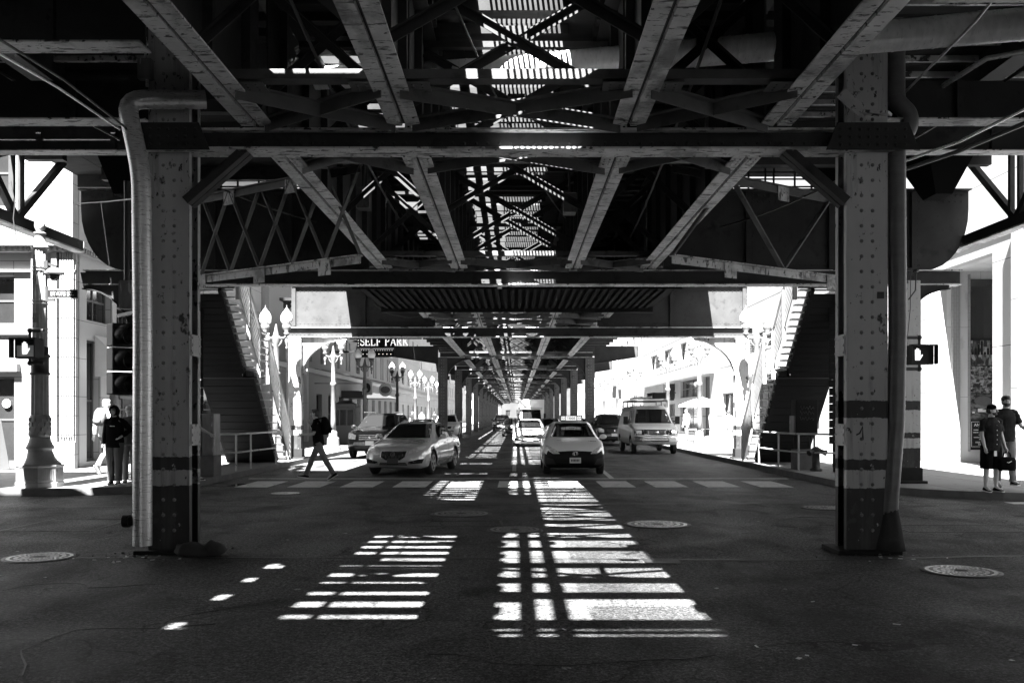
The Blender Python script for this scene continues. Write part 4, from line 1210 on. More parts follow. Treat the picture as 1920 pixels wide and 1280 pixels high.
for (x0, x1, z0, z1) in ((-.37, .37, .9, .91), (-.37, .37, .1, .11), (-.37, -.36, .11, .9), (.36, .37, .11, .9)): e.box(x0, x1, -.038, -.0345, z0, z1)
e.build('border', M['white'], bd)
text('lettering', 'ANANDA', M['white'], .135, (0, -.037, .80), FRONT, bd, .002, sx=.98)
text('lettering', 'CHICAGO', M['white'], .06, (0, -.037, .715), FRONT, bd, .002)
text('lettering', 'FREE', M['white'], .075, (-.16, -.037, .24), FRONT, bd, .002)
ln = MB()
for z, wds in ((.63, (.22, .03, .26)), (.55, (.18, .03, .34)), (.47, (.26,)), (.39, (.34, .2)), (.33, (.24,)), (.16, (.3,))):
    x = -sum(wds)/2 - .02*(len(wds)-1)
    for w_ in wds:
        k = x
        while k < x + w_ - .012: ln.box(k, k + random.uniform(.012, .02), -.0375, -.0345, z, z + .026); k += .026
        x += w_ + .04
ln.build('small_print', M['white'], bd)
t = thing('wall_notice', 'small square notice stuck on the sunlit marble', 'notice', (13.59, 30.9, 1.5))
MB().box(-.012, 0, -.1, .1, 0, .28).build('plate', M['cabinet'], t)

# ---- farther buildings on the right
t = thing('white_building', 'white building down the right pavement with a dark doorway and long windows', 'building', (0, 0, 0))
wl = MB(); gl, fr = [], []
facade(wl, gl, fr, rsf, 41.31, 98, .1, 13, [(67, 75.5, 3.1, 4.5), (64, 66.4, .2, 4.5), (56, 60, .2, 3.1), (67, 75.5, .4, 2.7), (78, 84, .4, 2.7), (86, 92, .4, 2.7), (43, 45.5, .4, 3.2), (48, 52, .3, 3.6), (67, 75.5, 6.2, 7.6), (78, 84, 6.2, 7.6), (86, 92, 6.2, 7.6), (78, 84, 3.1, 4.5)])
wl.build('facade', M['panelwall'], t); put_windows(t, gl, fr)
d = MB(); k = 66.0
while k < 88: d.box(13.4, 13.598, k, k + .6, 5.3, 5.55); k += 1.0
d.build('dark_dentils', M['frame'], t)
MB().box(12.9, 13.597, 62.5, 96, 4.62, 5.25).build('sign_band', M['canvas'], t)
t2 = thing('hanging_sign', 'tall black blade sign above the right pavement cafe', 'sign', (13.0, 77.5, 2.95), 0, 'hanging shop signs')
MB().box(-.45, .45, 0, .2, 0, 1.4).build('panel', M['black'], t2, bevel=.02)
MB().box(.45, .6, .05, .15, .6, .7).build('bracket', M['iron'], t2)
lv = MB()
for k in range(8): lv.box(13.45, 13.598, 47.5, 52.5, 5.2 + k*.14, 5.26 + k*.14)
lv.build('louvre', M['frame'], t)
MB().box(12.7, 13.596, 47, 53, 3.9, 5.0).build('bay_panel', M['canvas'], t)
t = thing('far_building', 'pale block far down the right pavement beyond the cafe', 'building', (0, 0, 0))
wl = MB(); gl, fr = [], []
facade(wl, gl, fr, lambda u, v, d: (13.9 + d, u, v), 98.3, 230, .1, 20, [(y, y + 1.8, z, z + 2) for y in range(101, 225, 6) for z in (1, 5.2, 9, 13)], mull=False)
wl.box(13.9, 30, 98.01, 98.29, .1, 20)
wl.build('wall', M['palewall'], t); put_windows(t, gl, fr)

# ---- cafe umbrella and tables
t = thing('patio_umbrella', 'broad white patio umbrella over the pavement cafe', 'umbrella', (10.6, 52, .15))
MB().lathe([(1.35, 2.0), (1.3, 2.12), (.7, 2.35), (.03, 2.55)], seg=8).build('canopy', M['white'], t)
MB().tube([(0, 0, 0), (0, 0, 2.5)], .025, 8).lathe([(.3, 0), (.28, .08), (.05, .1)], seg=12).build('pole', M['alloy'], t)
for k, (x, y, nb) in enumerate(((10.2, 51.2, 'nearer the kerb'), (11.3, 52.6, 'nearer the wall'))):
    t = thing('cafe_table', f'small round cafe table under the white umbrella, {nb}', 'table', (x, y, .15), 0, 'cafe tables')
    MB().lathe([(.35, .72), (.35, .75)], seg=16).build('table_top', M['white'], t)
    MB().tube([(0, 0, .02), (0, 0, .72)], .03, 8).lathe([(.22, 0), (.2, .03)], seg=12).build('stand', M['iron'], t)

# ================================================================== station stairs
def stair(s, label):
    xi, xo = 7.42, 9.3
    t = thing('station_stair', label, 'staircase', (s*xi, 24, 0), 0, 'station stairs')
    up, mid, lo = (0, 5.05), ((2.1, 2.95), (2.95, 2.95)), (5.6, .15)
    segs = (((0, 5.05), (2.1, 2.95)), ((2.95, 2.95), (5.6, .15)))
    W = s*(xo - xi)
    for nm, x in (('inner_stringer', .38*s), ('outer_stringer', W)):
        g = MB()
        for (a, za), (b, zb) in segs: g.bar((x, a, za), (x, b, zb), .08, .32)
        g.bar((x, 2.1, 2.9), (x, 2.95, 2.9), .081, .3)
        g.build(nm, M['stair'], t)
    so = MB()
    for (a, za), (b, zb) in segs:
        n = 13
        for k in range(n):
            f0, f1 = k/n, (k + .94)/n
            so.bar((W/2 + .2*s, a + (b-a)*f0, za + (zb-za)*f0 - .2), (W/2 + .2*s, a + (b-a)*f1, za + (zb-za)*f1 - .2), abs(W) - .44, .03, (0, 1, 1))
    so.box(min(.05*s, W - .05*s), max(.05*s, W - .05*s), 2.1, 2.95, 2.74, 2.78)
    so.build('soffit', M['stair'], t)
    tr = None
    for (a, za), (b, zb) in segs:
        n = 12
        for k in range(n):
            y, z = a + (b-a)*(k + .5)/n, za + (zb-za)*(k + .5)/n
            if tr is None:
                tr = MB().box(min(.05*s, W - .05*s), max(.05*s, W - .05*s), -.11, .11, -.02, .02).build('tread', M['tread'], t); o = tr
            else:
                o = tr.copy(); COL.objects.link(o); o.parent = t
            o.location = (0, y, z)
    MB().box(min(.05*s, W - .05*s), max(.05*s, W - .05*s), 2.12, 2.93, 2.95, 3.0).build('landing', M['tread'], t)
    for x, nm in ((-.06*s, 'inner_railing'), (W + .06*s, 'outer_railing')):
        rl = MB()
        for (a, za), (b, zb) in segs:
            for h in (.05, .22, .39, .56, .73, .9): rl.bar((x, a, za + h), (x, b, zb + h), .03, .06)
            rl.bar((x, a, za + 1.12), (x, b, zb + 1.12), .09, .06)
            for f in (0.02, .5, .98):
                y, z = a + (b-a)*f, za + (zb-za)*f
                MB().box(x - .045, x + .045, y - .045, y + .045, z - .3 if z > .6 else z, z + 1.14).build('railing_post', M['stair_rail'], t)
        for h in (.3, .5, .7, .9, 1.12): rl.bar((x, 2.1, 2.95 + h), (x, 2.95, 2.95 + h), .03, .055)
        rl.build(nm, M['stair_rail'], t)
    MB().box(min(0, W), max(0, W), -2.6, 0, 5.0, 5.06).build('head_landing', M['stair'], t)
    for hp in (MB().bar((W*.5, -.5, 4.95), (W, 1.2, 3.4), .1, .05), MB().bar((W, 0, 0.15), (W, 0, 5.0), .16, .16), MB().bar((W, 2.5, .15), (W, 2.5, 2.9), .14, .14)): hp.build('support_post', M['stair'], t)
    # boarded cladding hanging under the head, seen as dark boards
    cl = MB(); z = .9
    while z < 4.9:
        cl.box(min(W*.5, W), max(W*.5, W), .3, .34, z, z + .2); z += .215
    cl.build('boarding', M['stair'], t)
stair(-1, 'dim timber stair up to the station beside the left kerb')
stair(1, 'timber stair up to the station beside the right kerb, its posts sunlit white')

# ---- pipe guard rails at the stair feet
def guard_rail(label, pts, mids):
    o0 = Vector(pts[0]); t = thing('guard_rail', label, 'guard rail', o0, 0, 'pipe guard rails')
    MB().tube([Vector(p) - o0 + Vector((0, 0, 1.0)) for p in pts], .027, 8).tube([Vector(p) - o0 + Vector((0, 0, .5)) for p in pts], .024, 8).build('rails', M['stair_rail'], t)
    for p in pts: MB().tube([Vector(p) - o0, Vector(p) - o0 + Vector((0, 0, 1.0))], .026, 8).build('rail_post', M['stair_rail'], t)
guard_rail('pale pipe rail round the kerb at the foot of the left stair', [(-8.2, 24.6, .15), (-7.6, 24.7, .15), (-7.55, 25.9, .15), (-7.5, 28.4, .15)], 0)
guard_rail('white sunlit pipe rail round the kerb at the foot of the right stair', [(7.6, 28.5, .15), (7.6, 26.4, .15), (7.72, 24.9, .15), (8.6, 24.3, .15), (9.6, 24.4, .15)], 0)

# ---- cabinets, standpipe, posts
t = thing('control_cabinet', 'scuffed pale utility cabinet on a concrete plinth under the left stair', 'utility cabinet', (-7.75, 22.6, .15))
MB().box(-.34, .34, -.3, .3, 0, .52).build('plinth', M['kerb'], t, bevel=.02)
MB().box(-.3, .02, -.26, .26, .521, 1.55).build('cabinet_body', M['cabinet'], t, bevel=.015)
MB().box(.04, .32, -.26, .26, .521, 1.55).build('cabinet_body', M['cabinet'], t, bevel=.015)
MB().box(-.28, 0, -.28, -.261, .56, 1.5).box(.06, .3, -.28, -.261, .56, 1.5).build('cabinet_door', M['cabinet'], t, bevel=.005)
t = thing('control_cabinet', 'tall black utility cabinet left of the scuffed one under the left stair', 'utility cabinet', (-8.3, 22.7, .15))
MB().box(-.22, .18, -.25, .25, 0, 1.5).build('cabinet_body', M['dark'], t, bevel=.015)
MB().box(-.19, .15, -.265, -.251, .3, 1.45).build('cabinet_door', M['dark'], t, bevel=.005)
t = thing('sign_post', 'thin dark post standing before the left utility cabinets', 'post', (-7.82, 22.1, .15))
MB().tube([(0, 0, 0), (0, 0, 2.95)], .03, 8).ball((0, 0, 2.97), .05).build('shaft', M['iron'], t)
t = thing('control_cabinet', 'black cabinet scrawled with graffiti on legs beneath the right stair', 'utility cabinet', (8.1, 25.6, .15))
MB().box(-.3, .3, -.28, .28, 0, .55).build('plinth', M['kerb'], t, bevel=.02)
MB().box(-.24, -.2, -.2, -.16, .551, 1.0).box(.2, .24, -.2, -.16, .551, 1.0).box(-.24, -.2, .16, .2, .551, 1.0).box(.2, .24, .16, .2, .551, 1.0).build('legs', M['dark'], t)
MB().box(-.3, .3, -.25, .25, 1.0, 1.95).build('cabinet_body', M['dark'], t, bevel=.015)
MB().box(-.36, -.305, -.2, .2, 1.0, 1.5).build('side_box', M['cabinet'], t, bevel=.01)
g = MB(); x = -.2
for q, z in enumerate((1.72, 1.58, 1.42)):
    pts = [Vector((-.2 + .028*k, -.254, z + .05*sin(k*2.1 + q) + .02*cos(k*5))) for k in range(15)]
    g.tube(pts, .006, 5)
g.build('graffiti', M['cabinet'], t)
t = thing('fire_standpipe', 'stubby black fire standpipe with twin capped outlets on the right pavement', 'standpipe', (8.15, 24.75, .15))
MB().lathe([(.16, 0), (.17, .06), (.11, .08), (.1, .5), (.14, .52), (.14, .6), (.1, .62), (.05, .66)], seg=14).build('barrel', M['iron'], t)
for s in (-1, 1): MB().tube([(s*.05, -.02, .55), (s*.2, -.12, .5)], .065, 10).tube([(s*.19, -.115, .505), (s*.24, -.145, .485)], .08, 10).build('outlet', M['iron'], t)
t = thing('hydrant_plug', 'low dark valve block beside the fire standpipe', 'valve', (8.75, 24.1, .15))
MB().box(-.3, .3, -.2, .2, 0, .14).ball((0, 0, .16), .14, .12, .1).ball((-.18, 0, .15), .07).build('block', M['dark'], t, bevel=.01)
t = thing('traffic_barrel', 'striped board post beside the left sunlit column foot', 'post', (-8.1, 31.2, .15))
MB().box(-.2, .2, -.06, .06, 0, 1.9).build('board', M['column'], t, bevel=.01)
t = thing('column_sleeve', 'pale sloping sleeve against the right sunlit column foot', 'guard', (8.25, 31.4, .15))
MB().prism([(-.12, 0), (.22, 0), (.08, .5), (-.02, .95), (-.12, .95)], 'xz', -.1, .1).build('sleeve', M['canvas'], t, bevel=.01)

# ================================================================== lamps and signals
def make_lamp(label):
    t = thing('street_lamp', label, 'street lamp', (0, 0, 0), 0, 'twin globe street lamps')
    MB().lathe([(.34, 0), (.34, .12), (.29, .16), (.27, .5), (.2, .58), (.19, .75), (.13, .85)], seg=8).build('base', M['lamp_iron'], t)
    MB().lathe([(.125, .84), (.11, 1.3), (.1, 2.8), (.14, 2.85), (.14, 2.95), (.09, 3.0), (.085, 3.9), (.13, 4.0), (.11, 4.2), (.06, 4.38), (.03, 4.55), (.0, 4.6)], seg=14).build('shaft', M['lamp_iron'], t)
    a = MB()
    for s in (-1, 1):
        a.tube([(0, 0, 4.2), (s*.15, 0, 4.1), (s*.28, 0, 4.12), (s*.36, 0, 4.22)], [.06, .05, .045, .05], 8)
        a.tube([(s*.08, 0, 3.85), (s*.17, 0, 3.95), (s*.2, 0, 4.08), (s*.14, 0, 4.14)], .03, 6)
        a.lathe([(.0, 3.72), (.035, 3.74), (.045, 3.8), (.02, 3.85), (.05, 3.92), (.07, 4.02), (.04, 4.1)], (s*.36, 0, 0), 10)
    a.build('crossarm', M['lamp_iron'], t)
    for s in (-1, 1):
        cp = MB().lathe([(.05, 4.18), (.11, 4.28), (.06, 4.33), (.13, 4.42), (.155, 4.56)], (s*.36, 0, 0), 14).build('cup', M['lamp_iron'], t)
        MB().lathe([(.13, 4.57), (.19, 4.66), (.205, 4.76), (.185, 4.88), (.13, 4.98), (.075, 5.04), (.06, 5.07)], (s*.36, 0, 0), 16).build('globe', M['globe'], t)
        MB().lathe([(.065, 5.07), (.07, 5.09), (.02, 5.14), (.012, 5.22), (.0, 5.23)], (s*.36, 0, 0), 8).build('finial', M['lamp_iron'], t)
    return t
LY = [30.7, 40.3, 48.7, 62.0, 73.0, 84.0, 97.0]
lo = ['nearest, rising behind the stair', 'second from the camera', 'third from the camera', 'fourth from the camera', 'fifth from the camera', 'sixth from the camera', 'farthest of the row']
proto = None
for s in (-1, 1):
    for i, y in enumerate(LY):
        lab = f'twin globe street lamp on the {side[s]} kerb, {lo[i]}'
        if proto is None: t = proto = make_lamp(lab)
        else: t = copy_tree(proto); t['label'] = lab
        t.location = (s*8.1, y, .15)

# ---- ornate pole on the left corner
px0 = G(75, 912, .15)
t = thing('ornate_pole', 'ornate fluted iron signal pole with ball finial on the left corner', 'signal pole', px0)
MB().lathe([(.47, 0), (.47, .1), (.45, .11), (.45, .42), (.47, .44), (.47, .47)], seg=8).build('pedestal', M['pole_grey'], t)
pn = MB()
for k in range(8):
    an = 2*pi*(k + .5 + .5)/8
    c = Vector((cos(an), sin(an), 0)); d = Vector((-sin(an), cos(an), 0))
    for q in range(-3, 4): pn.bar(c*.418 + d*(q*.035) + Vector((0, 0, .15)), c*.418 + d*(q*.035) + Vector((0, 0, .38)), .018, .02, c)
pn.build('pedestal_fluting', M['pole_grey'], t)
MB().lathe([(.41, .47), (.4, .5), (.3, .6), (.25, .72), (.23, .78), (.27, .8), (.28, .84), (.24, .9), (.21, .98), (.2, 1.05)], seg=24).build('bell_base', M['pole_grey'], t)
lf = MB().lathe([(.2, 1.05), (.215, 1.12), (.2, 1.4), (.19, 1.5), (.16, 1.52)], seg=24)
for k in range(10):
    an = 2*pi*k/10
    for q in range(4): lf.ball((.205*cos(an + .31*(q % 2)), .205*sin(an + .31*(q % 2)), 1.12 + q*.1), .022, .022, .05, 6, 5)
lf.build('leaf_collar', M['pole_grey'], t)
MB().lathe([(.175, 1.5), (.17, 2.35)], seg=28, flute=.018, fr=(1, 3)).build('lower_shaft', M['pole_grey'], t)
MB().lathe([(.17, 2.35), (.2, 2.36), (.2, 2.4), (.175, 2.42), (.175, 2.72), (.2, 2.74), (.2, 2.78), (.165, 2.8), (.165, 2.95)], seg=24).build('dark_collar', M['pole_grey'], t)
MB().lathe([(.15, 2.94), (.142, 5.02)], seg=28, flute=.016, fr=(1, 6)).build('upper_shaft', M['pole_grey'], t)
MB().lathe([(.17, 5.02), (.18, 5.06), (.15, 5.08), (.11, 5.2), (.095, 5.32), (.12, 5.33), (.12, 5.36), (.06, 5.39), (.09, 5.42), (.11, 5.5), (.1, 5.58), (.05, 5.66), (0, 5.68)], seg=20).build('finial', M['pole_grey'], t)
bn = MB()
for z in (3.25, 3.32, 3.85, 3.92, 4.55, 4.62): bn.lathe([(.162, z), (.162, z + .02)], seg=24)
bn.build('clamp_bands', M['alloy'], t)
for z in (3.45, 4.25): MB().box(-.06, .03, -.2, -.15, z, z + .2).build('button_box', M['cabinet'], t, bevel=.008)
# camera dome on its bracket
cm = thing('security_camera', 'domed security camera on a short arm from the ornate pole', 'camera', px0 + Vector((.33, -.05, 4.40)))
MB().box(-.2, -.12, -.05, .05, .2, .36).bar((-.14, 0, .3), (.06, 0, .24), .06, .05).build('arm', M['iron'], cm)
MB().lathe([(.02, .2), (.1, .2), (.17, .13), (.2, .09), (.12, .07)], seg=16).build('hood', M['pole_grey'], cm)
MB().lathe([(.11, .07), (.1, .0), (.06, -.05), (.0, -.07)], seg=14).build('dome', M['glass'], cm)
st = thing('street_sign', 'street name plate reading STATE ST on the ornate pole', 'street sign', px0 + Vector((.2, -.05, 3.97)))
MB().box(0, .62, -.012, .012, 0, .19).build('plate', M['street_plate'], st, bevel=.003)
e = MB()
for (x0, x1, z0, z1) in ((.01, .61, .004, .012), (.01, .61, .178, .186)): e.box(x0, x1, -.016, -.0125, z0, z1)
e.build('border', M['white'], st)
text('lettering', 'STATE ST.', M['white'], .112, (.30, -.0155, .095), FRONT, st, .002)
MB().box(-.06, 0, -.02, .02, -.06, .25).box(0, .14, -.02, .02, -.06, -.005).build('bracket', M['iron'], st)

def hand_shape(cx, cz, h, y):
    g = MB(); s = h / 10.0
    g.prism([(cx - 1.9*s, cz - 4*s), (cx + 1.6*s, cz - 4*s), (cx + 2.0*s, cz - .4*s), (cx - 2.0*s, cz - .2*s)], 'xz', y - .006, y)
    for k, (x, L_) in enumerate(((-1.6, 3.6), (-.55, 4.6), (.5, 4.3), (1.5, 3.2))):
        g.box(cx + (x - .42)*s, cx + (x + .42)*s, y - .006, y, cz - .3*s, cz + L_*s)
    g.prism([(cx + 1.8*s, cz - 3.4*s), (cx + 3.8*s, cz - .2*s), (cx + 3.2*s, cz + .3*s), (cx + 1.8*s, cz - 1.4*s)], 'xz', y - .006, y)
    return g
def ped_signal(label, loc, rz, offx, armdir):
    t = thing('pedestrian_signal', label, 'pedestrian signal', loc, rz, 'pedestrian signals')
    MB().box(-.27, .27, -.02, .2, -.21, .21).build('housing', M['black'], t, bevel=.03)
    v = MB()
    for (x0, x1, z0, z1) in ((-.29, .29, .19, .215), (-.29, -.265, -.2, .19), (.265, .29, -.2, .19)): v.box(x0, x1, -.16, -.021, z0, z1)
    v.build('visor', M['black'], t)
    MB().box(-.25, .25, -.027, -.021, -.185, .185).build('face', M['trim'], t)
    hand_shape(offx, 0, .3, -.028).build('raised_hand', M['screen'], t)
    a = MB()
    for z in (.38, -.3):
        a.tube([(armdir*.62, .1, z), (0, .1, z), ], .035, 8).ball((0, .1, z), .055)
    a.tube([(0, .1, .38), (0, .1, .2)], .03, 8).tube([(0, .1, -.3), (0, .1, -.2)], .03, 8)
    a.build('arms', M['iron'], t)
    return t
ped_signal('pedestrian signal with lit raised hand before the white marble wall', P(1728, 665, 19.6), .06, -.1, -1)
t = ped_signal('pedestrian signal on the ornate pole, sunlight painted behind its raised hand', P(50, 653, 18.9), -.12, -.02, .5)
MB().box(-.2, .2, -.0285, -.0275, -.17, .06).build('painted_sun_patch', M['white'], t)  # white panel paints sunlight onto the lower part of the lens

def traffic_signal(label, loc, rz):
    t = thing('traffic_signal', label, 'traffic signal', loc, rz)
    for k in range(3):
        z = -.3 - .37*k
        h = MB().box(-.12, .12, -.17, .17, z - .175, z + .175).build('lamp_housing', M['black'], t, bevel=.02)
        MB().tube([(-.125, 0, z), (-.135, 0, z)], .12, 16).build('lens', M['glass'], h)
        vv = MB(); rings = []
        for xx, r0, r1 in ((.12, .145, .155), (.42, .14, .15)):
            pass
        n = 16; inner = []; outer = []
        for xx, ang in ((.12, 0), (.42, .3)):
            inner.append([(xx + (0 if xx < .2 else .12*sin(2*pi*k_/n) * .8), .135*cos(2*pi*k_/n), z + .135*sin(2*pi*k_/n)) for k_ in range(n)])
            outer.append([(xx + (0 if xx < .2 else .12*sin(2*pi*k_/n) * .8), .15*cos(2*pi*k_/n), z + .15*sin(2*pi*k_/n)) for k_ in range(n)])
        vv.loft([outer[0], outer[1], inner[1], inner[0]], caps=False)
        vv.build('visor', M['black'], h)
        MB().tube([(.121, 0, z), (.13, 0, z)], .13, 16).build('lens', M['glass'], h)
    a = MB().bar((-.06, 0, .0), (.95, .0, .03), .06, .05).tube([(0, 0, -.12), (0, 0, .02)], .03, 8).bar((-.02, 0, -1.24), (.95, 0, -1.3), .05, .05).tube([(0, 0, -1.21), (0, 0, -1.28)], .035, 8)
    a.build('mounting_arms', M['iron'], t)
    return t
traffic_signal('black three lamp traffic signal hung beside the left downpipe', P(226, 592, 14.0), -.75)
t = thing('security_camera', 'small camera bracket with dangling cable on the right kerbside column', 'camera', P(1712, 510, 19.8))
MB().bar((-.15, 0, .05), (.08, 0, .06), .05, .06).lathe([(.06, 0), (.07, .05)], (.06, 0, 0), 10).build('bracket', M['iron'], t)
MB().tube([(.07, 0, 0), (.05, 0, -.4), (-.1, 0, -.6)], .015, 6).tube([(-.05, 0, 0), (-.06, .0, -.8), (-.12, 0, -1.4)], .008, 5).build('loose_cable', M['cable'], t)
t = thing('traffic_signal', 'distant traffic signal among the right hand lamps', 'traffic signal', (8.2, 76, .15))
MB().box(-.18, .18, -.1, .1, 3.0, 4.0).box(.3, .55, -.1, .1, 2.9, 3.7).build('lamp_housing', M['trim'], t, bevel=.03)
MB().tube([(0, 0, 0), (0, 0, 4.2)], .07, 8).bar((0, 0, 3.4), (.4, 0, 3.4), .05, .05).build('post', M['lamp_iron'], t)

# ---- manhole covers, puddle
def manhole(label, c, r):
    t = thing('manhole_cover', label, 'manhole cover', (c.x, c.y, .001), 0, 'manhole covers')
    MB().lathe([(r*1.12, 0), (r*1.12, .004), (r, .006)], seg=28).build('collar', M['asphalt_d'], t)
    g = MB()
    for rr in (.98, .76, .55, .33):
        n = 28
        g.loft([[(r*rr*cos(2*pi*k/n), r*rr*sin(2*pi*k/n), z) for k in range(n)] if q == 0 else [(r*(rr-.11)*cos(2*pi*k/n), r*(rr-.11)*sin(2*pi*k/n), z) for k in range(n)] for q, z in ((0, .006), (0, .012), (1, .012), (1, .006))], caps=False, smooth=False)
    for k in range(24):
        an = 2*pi*k/24; d = Vector((cos(an), sin(an), 0))
        g.bar(d*(r*.2) + Vector((0, 0, .009)), d*(r*.97) + Vector((0, 0, .009)), .02, .006)
    g.build('cover_ribs', M['cover'], t)
manhole('round iron manhole cover in the shaded road left of the roadway columns', G(75, 1045), .36)
manhole('bright manhole cover at the edge of the widest light band', G(1232, 983), .46)
manhole('patterned manhole cover right of the crooked downpipe', G(1802, 1071), .36)
manhole('faint manhole cover between the two light bands', G(965, 993), .36)
manhole('dark manhole cover beneath the silver sedan, in the middle of the road', G(865, 963), .46)
manhole('small manhole cover before the left crosswalk', G(535, 925), .3)
manhole('pale manhole cover behind the right roadway column', G(1545, 952), .36)
o = MB().prism([(G(440, 909).x + 1.0*cos(k*pi/10)*(1 + .15*sin(3*k)), G(440, 909).y + .42*sin(k*pi/10)) for k in range(20)], 'xy', .0005, .004).build('puddle', M['puddle']); tag(o, kind='structure')

# ---- near corner blocks of the crossing, beside and behind the camera
for s, nm in ((-1, 'left'), (1, 'right')):
    t = thing('near_corner_building', f'tall dark brick block on the near {nm} corner of the crossing', 'building', (0, 0, 0))
    wl = MB(); gl, fr = [], []
    if s < 0: fx = lambda u, v, d: (-14.6 - d, u, v)
    else: fx = lambda u, v, d: (14.6 + d, u, v)
    facade(wl, gl, fr, fx, -100, 5, 0, 30, [(y, y + 2, z, z + 2.2) for y in range(-56, 2, 5) for z in (1, 6, 10, 14)], mull=False)
    wl.box(s*14.6, s*60, 4.6, 5.0, 0, 30)
    wl.build('wall', M['nearwall'], t); put_windows(t, gl, fr)

t = thing('far_building', 'dark block added to close the bright end of the street under the railway', 'building', (0, 0, 0))  # added block, hides the bright sky at the far end
wl = MB(); gl, fr = [], []
facade(wl, gl, fr, lambda u, v, d: (u, 300 + d, v), -9, 40, 0, 26, [(x, x + 1.6, z, z + 2) for x in (-7, -3.5, 0, 3.5, 7, 10.5) for z in (1.5, 5.5, 9.5)], mull=False)
wl.build('wall', M['farwall'], t); put_windows(t, gl, fr)
# ================================================================== vehicles
def car_shape(st, step=.075):
    """st: [(x, zb, zbelt, zt, wm, wb, wt)] -> smooth stations"""
    xs = []; x = st[0][0]
    n = int((st[-1][0] - st[0][0]) / step)
    xs = [st[0][0] + (st[-1][0] - st[0][0]) * k / n for k in range(n + 1)]
    rows = []
    for x in xs:
        for a, b in zip(st, st[1:]):
            if a[0] <= x <= b[0] + 1e-9:
                f = (x - a[0]) / (b[0] - a[0]); rows.append([x] + [a[i] + (b[i] - a[i])*f for i in range(1, 7)]); break
    for _ in range(2):
        new = [r[:] for r in rows]
        for i in range(1, len(rows) - 1):
            for k in range(1, 7): new[i][k] = (rows[i-1][k] + 2*rows[i][k] + rows[i+1][k]) / 4
        rows = new
    return rows

